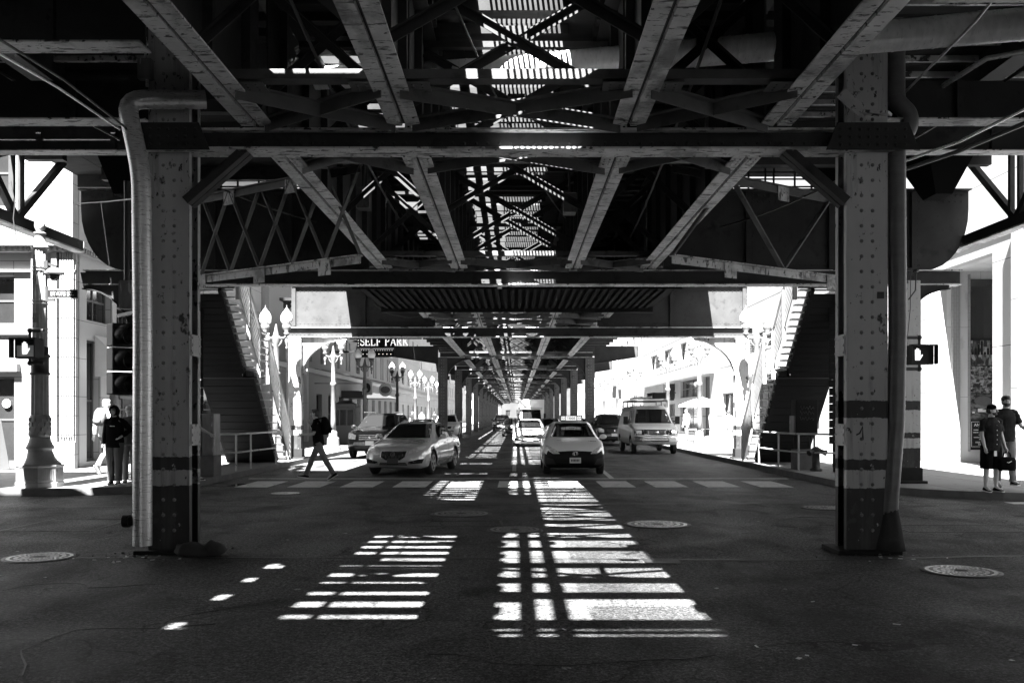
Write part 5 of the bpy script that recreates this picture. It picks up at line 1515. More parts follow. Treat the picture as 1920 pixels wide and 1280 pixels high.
class Car:
    def __init__(s, st, L, name, label, cat, paint, group=None, R=.33, wheels=(.92, 3.66), track=.80, two=None):
        s.L = L
        s.t = thing(name, label, cat, (0, 0, 0), 0, group)
        rows = car_shape(st)
        rings = []
        for (x, zb, zl, zt, wm, wb, wt) in rows:
            h = zl - zb
            half = [(0, zb), (wm*.86, zb), (wm*.965, zb + .07), (wm, zb + .36*h), (wm*.99, zb + .7*h), (wb, zl - .012),
                    (wb + (wt - wb)*.14, zl + .1*(zt - zl)), (wb + (wt - wb)*.52, zl + .5*(zt - zl)), (wb + (wt - wb)*.9, zt - .14*(zt - zl) - .006), (wt*.86, zt - .012), (wt*.45, zt), (0, zt + .008)]
            ring = [(x - L/2, y, z) for y, z in half] + [(x - L/2, -y, z) for y, z in half[-2:0:-1]]
            rings.append(ring)
        s.rings = rings
        mb = MB().loft(rings)
        o = mb.build('tmp', [paint, M['trim']])
        s.bvh = BVHTree.FromPolygons([v.co.copy() for v in o.data.vertices], [tuple(p.vertices) for p in o.data.polygons])
        # wheel wells
        cu = MB()
        for wx in wheels:
            for sd in (-1, 1): cu.tube([(wx - L/2, sd*.45, R), (wx - L/2, sd*1.3, R)], R*1.14, 28)
        cut = cu.build('cut', M['trim'])
        for p in cut.data.polygons: p.use_smooth = False
        bo = o.modifiers.new('b', 'BOOLEAN'); bo.object = cut; bo.operation = 'DIFFERENCE'; bo.solver = 'EXACT'
        me = applied(o)
        bpy.data.objects.remove(cut)
        if len(me.materials) < 2: me.materials.append(M['trim'])
        for p in me.polygons:
            c = p.center
            inside = any((c.x - (wx - L/2))**2 + (c.z - R)**2 < (R*1.15)**2 for wx in wheels) and abs(p.normal.y) < .3
            if inside: p.material_index = 1; p.use_smooth = False
            elif two and two(c): p.material_index = 1
        s.body = link('body', me, s.t)
        # wheels
        tyre = rim = None
        for wx in wheels:
            for sd in (-1, 1):
                w = MB()
                n = 26
                prof = [(R*.62, .0), (R*.9, .0), (R*.985, .03), (R, .07), (R, .15), (R*.97, .19), (R*.8, .2)]
                w.loft([[(r*cos(2*pi*k/n), sd*(track + .11 - d), r*sin(2*pi*k/n)) for k in range(n)] for r, d in prof])
                tw = w.build('wheel', M['rubber'], s.t); tw.location = (wx - L/2, 0, R)
                g = MB()
                g.loft([[(r*cos(2*pi*k/n), sd*(track + .115 - d), r*sin(2*pi*k/n)) for k in range(n)] for r, d in ((R*.68, .02), (R*.68, .0), (R*.62, -.002), (R*.6, .03))], caps=False)
                for q in range(5):
                    a = 2*pi*q/5 + .3
                    for e in (-.13, .13): g.bar((.03*cos(a), sd*(track + .095), .03*sin(a)), (R*.64*cos(a + e), sd*(track + .105), R*.64*sin(a + e)), .03, .035, (0, 1, 0))
                g.tube([(0, sd*(track + .06), 0), (0, sd*(track + .12), 0)], .055, 10)
                g.build('rim', M['alloy'], tw)
                d_ = MB().tube([(0, sd*(track + .02), 0), (0, sd*(track + .05), 0)], R*.6, 18).build('brake_disc', M['trim'], tw)
    def ray(s, axis, u, v):
        if axis == 'front': o, d = Vector((-6, u, v)), Vector((1, 0, 0))
        elif axis == 'rear': o, d = Vector((6, u, v)), Vector((-1, 0, 0))
        elif axis == 'top': o, d = Vector((u, v, 6)), Vector((0, 0, -1))
        elif axis == 'l': o, d = Vector((u, 4, v)), Vector((0, -1, 0))
        else: o, d = Vector((u, -4, v)), Vector((0, 1, 0))
        h = s.bvh.ray_cast(o, d)
        if h[0] is None:
            p = s.bvh.find_nearest(o + d*5)
            return p[0], p[1] if p[1].dot(d) < 0 else -p[1]
        return h[0], (h[1] if h[1].dot(d) < 0 else -h[1])
    def patch(s, name, axis, poly, m, off=.006, grid=.06, parent=None, thick=0):
        """a panel that follows the body, outlined in projection"""
        bm = bmesh.new()
        vs = [bm.verts.new((p[0], p[1], 0)) for p in poly]
        bm.faces.new(vs)
        for ax in (0, 1):
            lo, hi = min(p[ax] for p in poly), max(p[ax] for p in poly)
            g = max(grid, (hi - lo)/24); c = lo + g
            while c < hi - 1e-4:
                n = Vector((1, 0, 0)) if ax == 0 else Vector((0, 1, 0))
                bmesh.ops.bisect_plane(bm, geom=bm.verts[:] + bm.edges[:] + bm.faces[:], plane_co=n*c, plane_no=n)
                c += g
        for v in bm.verts:
            p, n = s.ray(axis, v.co.x, v.co.y)
            v.co = p + n*off
        for f in bm.faces: f.smooth = True
        me = bpy.data.meshes.new(name); bm.to_mesh(me); bm.free()
        me.materials.append(m)
        o = link(name, me, parent or s.t)
        if thick:
            md = o.modifiers.new('t', 'SOLIDIFY'); md.thickness = thick; md.offset = 1
        return o
    def windows(s, ws, rear, sides, m=None):
        m = m or M['glass']
        s.patch('windscreen', 'front', ws, m, .007)
        if rear: s.patch('rear_window', 'rear', rear, m, .007)
        for sd in ('l', 'r'):
            for poly in sides: s.patch('side_window', sd, [(x - s.L/2, z) for x, z in poly], m, .007)
    def mirrors(s, x, z, w, m):
        for sd in (-1, 1):
            MB().ball((x - s.L/2, sd*(w + .1), z), .07, .11, .075, 10, 7).bar((x - s.L/2, sd*(w - .04), z - .04), (x - s.L/2, sd*(w + .06), z - .02), .05, .04).build('wing_mirror', m, s.t)
    def wipers(s, z, wdt):
        g = MB()
        for a, b in ((-wdt*.8, -wdt*.1), (wdt*.05, wdt*.75)):
            p, n = s.ray('front', a, z + .03); q, n2 = s.ray('front', b, z)
            g.bar(p + n*.02, q + n2*.02, .02, .015)
        g.build('wipers', M['trim'], s.t)
    def place(s, x, y, ang=0.0):
        """front faces the camera (-Y) turned by ang towards -X"""
        s.t.location = (x, y, 0); s.t.rotation_euler = (0, 0, pi/2 - ang)
    def text(s, string, axis, u, v, size, m, parent=None):
        p, n = s.ray(axis, u, v)
        yax = Vector((0, 0, 1)) if axis != 'top' else Vector((1, 0, 0))
        x = yax.cross(n).normalized(); y = n.cross(x).normalized()
        t = text('lettering', string, m, size, (0, 0, 0), (0, 0, 0), parent or s.t, .001)
        mt = Matrix((x, y, n)).transposed().to_4x4(); mt.translation = p + n*.012
        t.matrix_local = mt
        return t

SEDAN = [(0, .34, .52, .56, .56, .52, .42), (.07, .24, .62, .67, .74, .68, .52), (.25, .2, .71, .76, .86, .79, .6), (.6, .19, .80, .85, .915, .85, .66), (1.1, .19, .885, .94, .93, .875, .68), (1.42, .19, .93, .985, .93, .88, .70),
         (2.25, .19, .96, 1.40, .93, .87, .57), (2.6, .19, .97, 1.475, .93, .87, .59), (3.2, .19, .985, 1.47, .93, .87, .59), (3.9, .2, 1.01, 1.28, .925, .86, .57), (4.4, .22, 1.01, 1.06, .91, .84, .62), (4.72, .28, .93, .97, .84, .77, .6), (4.83, .4, .8, .83, .74, .68, .5)]
WS = [(-.66, 1.01), (.66, 1.01), (.6, 1.2), (.5, 1.405), (-.5, 1.405), (-.6, 1.2)]
SIDES = [[(1.85, 1.0), (2.72, 1.0), (2.72, 1.41), (2.42, 1.38), (2.05, 1.18)], [(2.78, 1.0), (3.6, 1.02), (3.78, 1.18), (3.5, 1.34), (3.1, 1.41), (2.78, 1.415)]]
def sedan(label, paint, x, y, ang, style, scale=1.0, name='parked_car', cat='car', group=None):
    c = Car(SEDAN, 4.83, name, label, cat, paint, group, R=.335, wheels=(.95, 3.69), track=.79)
    c.windows(WS, [(-.62, 1.1), (.62, 1.1), (.5, 1.36), (-.5, 1.36)], SIDES)
    c.wipers(1.01, .6)
    c.mirrors(1.85, 1.05, .88, paint)
    for sd in (-1, 1):
        p = [(sd*.40, .60), (sd*.62, .64), (sd*.80, .745), (sd*.79, .80), (sd*.62, .79), (sd*.44, .70)]
        c.patch('headlight', 'front', p, M['lens'], .008, .04)
        c.patch('fog_intake', 'front', [(sd*.42, .33), (sd*.78, .35), (sd*.82, .47), (sd*.70, .46), (sd*.44, .39)], M['trim'], .006, .05)
    if style == 'bars':
        g = c.patch('grille', 'front', [(-.36, .66), (.36, .66), (.33, .52), (.2, .44), (-.2, .44), (-.33, .52)], M['trim'], .008, .03)
        b = MB()
        for k in range(-8, 9):
            y0 = k*.04
            zt, zb_ = .655, .45 + .1*abs(k/8)**2
            p, n = c.ray('front', y0, zt); q, n2 = c.ray('front', y0, zb_); md, n3 = c.ray('front', y0, (zt+zb_)/2)
            b.bar(p + n*.014, md + n3*.014, .012, .012).bar(md + n3*.014, q + n2*.014, .012, .012)
        b.build('grille_bars', M['chrome'], g)
        rim = MB(); ps = []
        for (u, v) in ((-.36, .665), (.36, .665), (.335, .52), (.2, .435), (-.2, .435), (-.335, .52), (-.36, .665)):
            p, n = c.ray('front', u, v); ps.append(p + n*.012)
        rim.tube(ps, .011, 6).build('grille_surround', M['chrome'], g)
        e = MB(); p, n = c.ray('front', 0, .57)
        for k in range(20):
            a = 2*pi*k/20; a2 = 2*pi*(k+1)/20
            e.bar(p + n*.03 + Vector((0, .06*cos(a), .06*sin(a))), p + n*.03 + Vector((0, .06*cos(a2), .06*sin(a2))), .012, .012)
        for k in (-1, 0, 1): e.bar(p + n*.028 + Vector((0, .03*k - .015, .03)), p + n*.028 + Vector((0, .03*k + .015, -.03)), .015, .01)
        e.build('emblem', M['chrome'], g)
        c.patch('lower_intake', 'front', [(-.4, .30), (.4, .30), (.36, .37), (-.36, .37)], M['trim'], .006, .05)
        pm = M['plate_d']
    else:
        g = c.patch('grille', 'front', [(-.46, .66), (.46, .66), (.3, .55), (.15, .5), (-.15, .5), (-.3, .55)], M['trim'], .008, .04)
        e = MB(); p, n = c.ray('front', 0, .6)
        for k in range(16):
            a = 2*pi*k/16; a2 = 2*pi*(k+1)/16
            e.bar(p + n*.03 + Vector((0, .08*cos(a), .055*sin(a))), p + n*.03 + Vector((0, .08*cos(a2), .055*sin(a2))), .014, .014)
        e.bar(p + n*.03 + Vector((0, -.07, .02)), p + n*.03 + Vector((0, 0, -.02)), .012, .012).bar(p + n*.03 + Vector((0, .07, .02)), p + n*.03 + Vector((0, 0, -.02)), .012, .012)
        e.build('emblem', M['chrome'], g)
        c.patch('lower_intake', 'front', [(-.5, .28), (.5, .28), (.42, .36), (-.42, .36)], M['trim'], .006, .05)
        pm = M['plate']
    p, n = c.ray('front', 0, .4); p0_ = p.x
    MB().box(p.x - .035, p.x - .02, -.155, .155, .33, .48).build('number_plate', pm, c.t)
    hd = MB()
    for sd in (-1, 1):
        for xx in (2.45, 3.45):
            p, n = c.ray('l' if sd > 0 else 'r', xx - c.L/2, .86); hd.bar(p + n*.025 + Vector((-.1, 0, 0)), p + n*.025 + Vector((.1, 0, 0)), .02, .028)
    hd.build('door_handles', M['chrome'], c.t)
    if pm is M['plate']: MB().box(p0_ - .04, p0_ - .036, -.12, .12, .38, .43).build('plate_characters', M['trim'], c.t)
    dl = MB()
    for sd in ('l', 'r'):
        for xx in (1.62, 2.74, 3.62):
            ps = [c.ray(sd, xx - c.L/2, z) for z in (.3, .45, .6, .75, .9, .96)]
            for (p, n), (q, n2) in zip(ps, ps[1:]): dl.bar(p + n*.001, q + n2*.001, .009, .006, (0, 1, 0))
    dl.build('door_seams', M['trim'], c.t)
    c.place(x, y, ang)
    return c

sedan('silver sedan with toothed chrome grille, nosing out past the stop line', M['paint_silver'], -3.0, 27.3, radians(9), 'bars', name='silver_sedan')
sedan('white sedan with dark winged grille waiting behind the taxi', M['paint_white'], .72, 50.2, 0, 'wing', name='white_sedan')

# ---- taxi
TAXI = [(0, .34, .52, .58, .54, .5, .4), (.07, .24, .66, .71, .72, .66, .5), (.3, .2, .77, .83, .83, .77, .56), (.7, .19, .87, .94, .868, .82, .6), (1.05, .19, .93, 1.02, .872, .83, .62),
        (1.95, .19, .97, 1.42, .872, .81, .55), (2.35, .19, .98, 1.49, .872, .81, .57), (3.0, .19, 1.0, 1.45, .872, .81, .57), (3.9, .2, 1.05, 1.24, .86, .8, .56), (4.3, .25, 1.02, 1.1, .83, .76, .55), (4.48, .4, .85, .9, .7, .66, .5)]
c = Car(TAXI, 4.48, 'taxi', 'white taxi with black nose and lit number sign on its roof', 'taxi', M['paint_white'], None, R=.31, wheels=(.88, 3.58), track=.74, two=lambda p: p.x < -2.24 + .42 and p.z < .66)
c.windows([(-.64, 1.04), (.64, 1.04), (.56, 1.24), (.46, 1.42), (-.46, 1.42), (-.56, 1.24)], [(-.55, 1.1), (.55, 1.1), (.45, 1.3), (-.45, 1.3)],
    [[(1.55, 1.0), (2.5, 1.0), (2.5, 1.42), (2.15, 1.36)], [(2.56, 1.0), (3.6, 1.04), (3.4, 1.28), (2.95, 1.39), (2.56, 1.42)]])
c.wipers(1.04, .55); c.mirrors(1.6, 1.04, .82, M['paint_white'])
for sd in (-1, 1):
    c.patch('headlight', 'front', [(sd*.42, .60), (sd*.60, .60), (sd*.79, .72), (sd*.80, .83), (sd*.70, .80), (sd*.52, .70)], M['lens'], .009, .04)
    c.patch('fog_intake', 'front', [(sd*.52, .3), (sd*.76, .32), (sd*.78, .5), (sd*.6, .46)], M['rubber'], .007, .05)
e = MB(); p, n = c.ray('front', 0, .60)
for (ry, rz) in ((.075, .05), (.035, .048)):
    for k in range(16):
        a = 2*pi*k/16; a2 = 2*pi*(k+1)/16
        e.bar(p + n*.02 + Vector((0, ry*cos(a), rz*sin(a))), p + n*.02 + Vector((0, ry*cos(a2), rz*sin(a2))), .01, .01)
e.build('emblem', M['chrome'], c.t)
p, n = c.ray('front', 0, .42)
q = MB().box(p.x - .04, p.x - .025, -.155, .155, .35, .5).build('number_plate', M['plate'], c.t)
ch = MB()
for z_ in range(6): ch.box(p.x - .044, p.x - .0405, -.11 + .04*z_, -.085 + .04*z_, .395, .455)
ch.build('plate_characters', M['trim'], q)
rs = MB().box(-.36, -.22, -.34, .34, 1.49, 1.66).build('roof_sign', M['black'], c.t, bevel=.015)
MB().box(-.366, -.361, -.155, .155, 1.51, 1.64).build('number_panel', M['roof_lamp'], rs)
MB().box(-.366, -.361, -.30, -.17, 1.52, 1.63).box(-.366, -.361, .17, .30, 1.52, 1.63).build('taxi_panels', M['roof_lamp'], rs)
for s_, y0, sz in (('1666', 0, .125), ('TAXI', -.235, .07), ('TAXI', .235, .07)):
    tt = text('lettering', s_, M['black'], sz, (-.368, -y0 if False else y0, 1.575), (pi/2, 0, -pi/2), rs, .001)
c.text('1666', 'top', -1.55, -.52, .12, M['black'])
c.text('CAB', 'top', -1.45, .42, .06, M['black'])
c.place(1.62, 27.25, 0)

# ---- dark suv
SUVP = [(0, .42, .66, .72, .62, .58, .46), (.06, .32, .86, .92, .82, .76, .55), (.2, .28, .98, 1.03, .93, .87, .62), (.9, .27, 1.06, 1.12, .975, .93, .7), (1.3, .27, 1.1, 1.17, .98, .93, .72), (2.0, .27, 1.14, 1.66, .98, .91, .62),
        (2.4, .27, 1.15, 1.75, .98, .91, .64), (4.2, .27, 1.18, 1.74, .98, .91, .64), (4.6, .3, 1.16, 1.5, .95, .88, .6), (4.78, .4, .95, 1.0, .85, .8, .6)]
def suv(label, paint, x, y, ang=0, name='dark_suv', group=None):
    c = Car(SUVP, 4.78, name, label, 'car', paint, group, R=.37, wheels=(.95, 3.65), track=.84)
    c.windows([(-.72, 1.2), (.72, 1.2), (.64, 1.45), (.55, 1.66), (-.55, 1.66), (-.64, 1.45)], [(-.6, 1.25), (.6, 1.25), (.5, 1.6), (-.5, 1.6)],
        [[(1.75, 1.19), (2.6, 1.19), (2.6, 1.66), (2.2, 1.62)], [(2.68, 1.19), (3.5, 1.2), (3.5, 1.66), (2.68, 1.67)], [(3.58, 1.2), (4.25, 1.22), (4.1, 1.62), (3.58, 1.66)]])
    c.wipers(1.2, .6); c.mirrors(1.75, 1.22, .92, paint)
    for sd in (-1, 1):
        c.patch('headlight', 'front', [(sd*.56, .74), (sd*.84, .76), (sd*.88, .98), (sd*.72, .97), (sd*.56, .9)], M['lens'], .009, .05)
        MB().bar((-.6, sd*.6, 1.79), (1.6, sd*.6, 1.79), .03, .03).build('roof_rail', M['alloy'], c.t)
    g = c.patch('grille', 'front', [(-.48, .9), (.48, .9), (.4, .72), (-.4, .72)], M['trim'], .009, .05)
    b = MB(); 
    for z in (.885, .81, .735):
        ps = [c.ray('front', -.42 + .105*k, z) for k in range(9)]
        b.tube([p + n*.016 for p, n in ps], .014, 6)
    p, n = c.ray('front', 0, .81); b.ball(p + n*.02, .02, .06, .05, 10, 6)
    b.build('grille_bars', M['chrome'], g)
    c.patch('skid_plate', 'front', [(-.66, .52), (.66, .52), (.6, .64), (-.6, .64)], M['cabinet'], .009, .06)
    c.patch('lower_intake', 'front', [(-.6, .36), (.6, .36), (.6, .48), (-.6, .48)], M['rubber'], .006, .06)
    p, n = c.ray('front', 0, .6); MB().box(p.x - .045, p.x - .03, -.16, .16, .52, .68).build('number_plate', M['plate'], c.t)
    c.place(x, y, ang)
    return c
suv('dark sport utility car parked behind the silver sedan by the left kerb', M['paint_black'], -5.5, 37.3, radians(3))

# ---- van
VANP = [(0, .5, .9, .96, .82, .78, .62), (.06, .42, 1.06, 1.11, .95, .9, .72), (.3, .4, 1.14, 1.2, 1.0, .95, .78), (.85, .4, 1.22, 1.3, 1.01, .97, .8), (1.5, .4, 1.25, 1.96, 1.01, .95, .72), (1.9, .4, 1.27, 2.1, 1.01, .95, .76),
        (5.2, .4, 1.27, 2.1, 1.01, .95, .76), (5.4, .45, 1.2, 1.95, .96, .92, .7)]
c = Car(VANP, 5.4, 'work_van', 'pale work van with ladder rack parked at the right kerb', 'van', M['paint_cream'], None, R=.38, wheels=(.85, 4.35), track=.86)
c.windows([(-.8, 1.32), (.8, 1.32), (.73, 1.6), (.64, 1.93), (-.64, 1.93), (-.73, 1.6)], None, [[(1.35, 1.3), (2.15, 1.3), (2.15, 1.9), (1.75, 1.88)]])
c.wipers(1.33, .7)
for sd in (-1, 1):
    MB().box(-1.45, -1.33, sd*1.04, sd*1.24, 1.28, 1.62).bar((-1.39, sd*.94, 1.4), (-1.39, sd*1.1, 1.42), .05, .05).build('wing_mirror', M['trim'], c.t, bevel=.02)
    c.patch('headlight', 'front', [(sd*.64, .87), (sd*.86, .87), (sd*.86, 1.02), (sd*.64, 1.02)], M['lens'], .012, .06)
g = c.patch('grille', 'front', [(-.93, 1.06), (.93, 1.06), (.93, .83), (-.93, .83)], M['trim'], .005, .06)
sr = MB(); sr.tube([p + n*.016 for p, n in [c.ray('front', *q) for q in ((-.58, 1.05), (-.3, 1.05), (0, 1.05), (.3, 1.05), (.58, 1.05), (.5, .83), (.25, .83), (0, .83), (-.25, .83), (-.5, .83), (-.58, 1.05))]], .016, 6); sr.build('grille_surround', M['chrome'], g)
c.patch('grille_opening', 'front', [(-.48, 1.0), (.48, 1.0), (.43, .87), (-.43, .87)], M['trim'], .012, .06, g)
b = MB()
for z in (.9, .935, .97):
    b.tube([p + n*.02 for p, n in [c.ray('front', -.42 + .14*k, z) for k in range(7)]], .008, 5)
for y0 in (-.36, .36): b.tube([p + n*.022 for p, n in [c.ray('front', y0, z) for z in (.865, .93, 1.0)]], .012, 5)
p, n = c.ray('front', 0, .935); b.ball(p + n*.025, .015, .1, .045, 12, 6)
b.build('grille_bars', M['chrome'], g)
bp_ = [c.ray('front', -.9 + .15*k, .66) for k in range(13)]
bm_ = MB()
for dz in (-.06, 0, .06): bm_.tube([p + n*.06 + Vector((0, 0, dz)) for p, n in bp_], .055, 8)
bm_.build('bumper', M['chrome'], c.t)
MB().box(-2.86, -2.845, -.82, -.5, .55, .71).build('number_plate', M['plate'], c.t)
rk = MB()
for xx in (-.9, .6, 2.0): rk.bar((xx, -.8, 2.3), (xx, .8, 2.3), .05, .05).bar((xx, -.78, 2.02), (xx, -.78, 2.3), .04, .04).bar((xx, .78, 2.02), (xx, .78, 2.3), .04, .04)
for yy in (-.75, .75): rk.bar((-1.0, yy, 2.33), (2.3, yy, 2.33), .04, .04)
rk.build('roof_rack', M['iron'], c.t)
c.place(5.92, 41.4, radians(-1))
t = thing('ladder', 'ladder lashed on the rack of the pale work van', 'ladder', (5.6, 41.2, 2.44))
g = MB().bar((-.2, -2.2, 0), (-.2, 2.0, 0), .04, .09).bar((.2, -2.2, 0), (.2, 2.0, 0), .04, .09)
for k in range(12): g.bar((-.2, -2.1 + .36*k, 0), (.2, -2.1 + .36*k, 0), .03, .03)
g.build('ladder_frame', M['alloy'], t)
t = thing('toolbox', 'dark long toolbox strapped beside the ladder on the van roof', 'toolbox', (6.25, 40.6, 2.4))
MB().box(-.28, .28, -.9, .9, 0, .22).build('box', M['trim'], t, bevel=.02)
MB().box(-.29, .29, -.91, .91, .221, .26).build('lid', M['dark'], t, bevel=.01)

# ---- box truck
t = thing('box_truck', 'white box truck facing the camera under the far railway', 'truck', (1.35, 80, 0))
MB().box(-1.15, 1.15, 1.6, 7.5, .75, 3.1).build('cargo_box', M['paint_white'], t, bevel=.03)
MB().prism([(0, .45), (0, 1.1), (.25, 1.3), (.75, 2.25), (1.58, 2.35), (1.58, .45)], 'yz', -1.0, 1.0).build('cab', M['paint_white'], t, bevel=.04)
MB().loft([[(-.85, .24, 1.36), (.85, .24, 1.36), (.78, .7, 2.17), (-.78, .7, 2.17)], [(-.85, .25, 1.35), (.85, .25, 1.35), (.78, .71, 2.16), (-.78, .71, 2.16)]], smooth=False).build('windscreen', M['glass'], t)
MB().box(-.6, .6, -.02, -.001, .7, 1.0).build('grille', M['trim'], t)
for s in (-1, 1):
    MB().box(s*.66, s*.92, -.02, -.001, .75, .95).build('headlight', M['lens'], t)
    MB().box(s*1.08, s*1.25, .4, .5, 1.4, 1.85).build('wing_mirror', M['trim'], t)
    for yy in (.9, 6.2): MB().tube([(s*.75, yy, .42), (s*1.05, yy, .42)], .42, 18).build('wheel', M['rubber'], t)
MB().box(-1.0, 1.0, -.1, -.021, .42, .66).build('bumper', M['trim'], t, bevel=.02)

# ---- cars farther off
FAR = [('suv', 'black sport utility car with bright lamps, coming up behind the white sedan', 'paint_black', -1.55, 98, 0),
       ('sedan', 'dark sedan half hidden behind the white sedan', 'paint_dgrey', -.25, 74, 0),
       ('sedan', 'pale sedan parked beyond the dark sport utility car on the left', 'paint_white', -5.4, 52.5, 0),
       ('suv', 'white sport utility car between the first left columns down the street', 'paint_white', -5.0, 66, 0),
       ('suv', 'dark sport utility car parked behind the pale van', 'paint_black', 5.35, 52, 0),
       ('sedan', 'dark sedan parked second behind the pale van', 'paint_dgrey', 5.35, 59, 0),
       ('sedan', 'pale sedan parked third behind the pale van', 'paint_white', 5.35, 66, 0),
       ('sedan', 'dark sedan passing between the taxi and the right columns', 'paint_dgrey', 2.3, 62, 0),
       ('sedan', 'silver sedan far down the left lane', 'paint_silver', -1.7, 118, 0)]
pr = {}
for kind, lab, pm, x, y, a in FAR:
    if kind == 'suv':
        if pm not in pr or True: c = suv(lab, M[pm], x, y, a, name='parked_car', group='cars farther down the street')
    else: c = sedan(lab, M[pm], x, y, a, 'wing', name='parked_car', group='cars farther down the street')
# ================================================================== people
FOLD = bpy.data.textures.new('folds', 'CLOUDS'); FOLD.noise_scale = .11; FOLD.noise_depth = 2
def folds(o, strength):
    s = o.modifiers.new('sub', 'SUBSURF'); s.subdivision_type = 'SIMPLE'; s.levels = s.render_levels = 2
    d = o.modifiers.new('folds', 'DISPLACE'); d.texture = FOLD; d.texture_coords = 'LOCAL'; d.strength = strength; d.mid_level = .5
def person(label, loc, rz, h=1.75, arms=None, legs=None, lean=0.0, turn=0.0, top='c_black', top_len=.84, sleeve=.6, loose=1.0, bottom='c_grey', bot_to=1.0, wide=1.0, shoes='c_black',
           hair='hair', beard=False, hood=False, cap=False, female=False, fingers=True, belly=0.0):
    """local frame: faces -Y, own left is +X. arms/legs: {side: (forward, outward, bend, inward)} / {side: (forward, kneebend)}"""
    k = h / 1.75
    arms = arms or {1: (.05, .12, .15, 0), -1: (.05, .12, .15, 0)}
    legs = legs or {1: (0.0, 0.0), -1: (0.0, 0.0)}
    sw = .17 if not female else .15
    J = {}
    V = Vector
    hipz = .93
    pel = V((0, 0, hipz))
    upd = V((0, -sin(lean), cos(lean)))
    J['pel'] = pel; J['spine'] = pel + upd*.18; J['chest'] = pel + upd*.38; J['nb'] = pel + upd*.53; J['neck'] = J['nb'] + V((0, -.012, .045))
    J['h1'] = J['neck'] + V((0, -.028, .05)); J['h2'] = J['h1'] + V((0, -.004, .07)); J['h3'] = J['h2'] + V((0, .012, .07))
    for s in (1, -1):
        f, b = legs[s]
        hip = V((s*.09, 0, hipz - .04))
        kn = hip + V((0, -sin(f), -cos(f)))*.43
        an = kn + V((0, -sin(f - b), -cos(f - b)))*.41
        ta = (f - b)
        td = V((s*.12, -cos(ta*.8), sin(ta*.8) if ta < 0 else .35*ta)).normalized()
        if ta < -.15: td = V((0, -cos(.9), -sin(.9))).normalized() if ta < -.6 else V((0, -.85, -.5)).normalized()
        J['hip%d' % s], J['kn%d' % s], J['an%d' % s], J['to%d' % s] = hip, kn, an, an + td*.17 + V((0, 0, -.045))
        a, o, be, inw = arms[s]
        sh = pel + upd*.5 + V((s*sw, 0, -.02))
        d1 = V((s*sin(o), -sin(a)*cos(o), -cos(a)*cos(o)))
        el = sh + d1*.29
        d2 = V((s*sin(o*.6) - s*inw, -sin(a + be), -cos(a + be))).normalized()
        wr = el + d2*.25
        J['sh%d' % s], J['el%d' % s], J['wr%d' % s], J['d%d' % s] = sh, el, wr, d2
    low = min(min(J['an%d' % s].z - .085, J['to%d' % s].z - .04) for s in (1, -1))
    for q in J:
        if not q.startswith('d'): J[q] = (J[q] - V((0, 0, low)))
    t = thing('person', label, 'person', loc, rz)
    t.scale = (k, k, k)
    # ---- one skinned body
    vs, es, rs = [], [], []
    def v(p, r, par=None):
        vs.append(tuple(p)); rs.append(r if isinstance(r, tuple) else (r, r))
        if par is not None: es.append((par, len(vs) - 1))
        return len(vs) - 1
    p0 = v(J['pel'], (.125, .1)); p1 = v(J['spine'], (.115, .09), p0); p2 = v(J['chest'], (.135, .1), p1); p3 = v(J['nb'], .075, p2); p4 = v(J['neck'], .058, p3)
    c1 = v(J['h1'], .062, p4); c2 = v(J['h2'], .082, c1); v(J['h3'], .066, c2)
    for s in (1, -1):
        a = v(J['sh%d' % s], .058, p2); b = v(J['el%d' % s], .042, a); b2 = v(J['el%d' % s].lerp(J['wr%d' % s], .4), .04, b); c = v(J['wr%d' % s], .027, b2)
        d2 = J['d%d' % s]; side_ = V((0, 1, 0)) if abs(d2.y) < .8 else V((0, 0, 1))
        side_ = (side_ - d2*side_.dot(d2)).normalized(); nrm = d2.cross(side_)
        palm = v(J['wr%d' % s] + d2*.055, (.033, .024), c)
        if fingers:
            for q, (off, ln) in enumerate(((-.03, .062), (-.01, .075), (.011, .07), (.031, .052))):
                f1 = v(J['wr%d' % s] + d2*(.095 + ln*.3) + side_*off, .0095, palm)
                v(J['wr%d' % s] + d2*(.095 + ln*.85) + side_*off*1.05 - nrm*(s*.022), .0075, f1)
            th = v(J['wr%d' % s] + d2*.07 - side_*.042, .012, palm); v(J['wr%d' % s] + d2*.11 - side_*.052, .009, th)
        else: v(J['wr%d' % s] + d2*.13, .022, palm)
        a = v(J['hip%d' % s], .088, p0); b = v(J['kn%d' % s], .056, a); b2 = v(J['kn%d' % s].lerp(J['an%d' % s], .35), .058, b); c = v(J['an%d' % s], .038, b2); v(J['to%d' % s], .034, c)
    me = bpy.data.meshes.new('body'); me.from_pydata(vs, es, [])
    o = bpy.data.objects.new('tmpbody', me); COL.objects.link(o)
    sk = o.modifiers.new('skin', 'SKIN'); sk.use_smooth_shade = True
    for i, r in enumerate(rs): me.skin_vertices[0].data[i].radius = r
    me.skin_vertices[0].data[0].use_root = True
    sb = o.modifiers.new('sub', 'SUBSURF'); sb.levels = sb.render_levels = 1
    bm_ = applied(o)
    bm_.materials.clear(); bm_.materials.append(M['skin'])
    body = link('body', bm_, t)
    hc = J['h2'] + V((0, .0, .0))
    R_ = Matrix.Rotation(turn, 3, 'Z')
    def hp(x, y, z): return hc + R_ @ V((x, y, z))
    # face
    f = MB(); f.tube([hp(0, -.078, .025), hp(0, -.108, -.012), hp(0, -.082, -.02)], [.011, .016, .012], 7)
    for s in (1, -1): f.ball(hp(s*.082, .01, -.005), .012, .02, .03, 7, 5)
    f.build('nose_and_ears', M['skin'], body)
    f = MB()
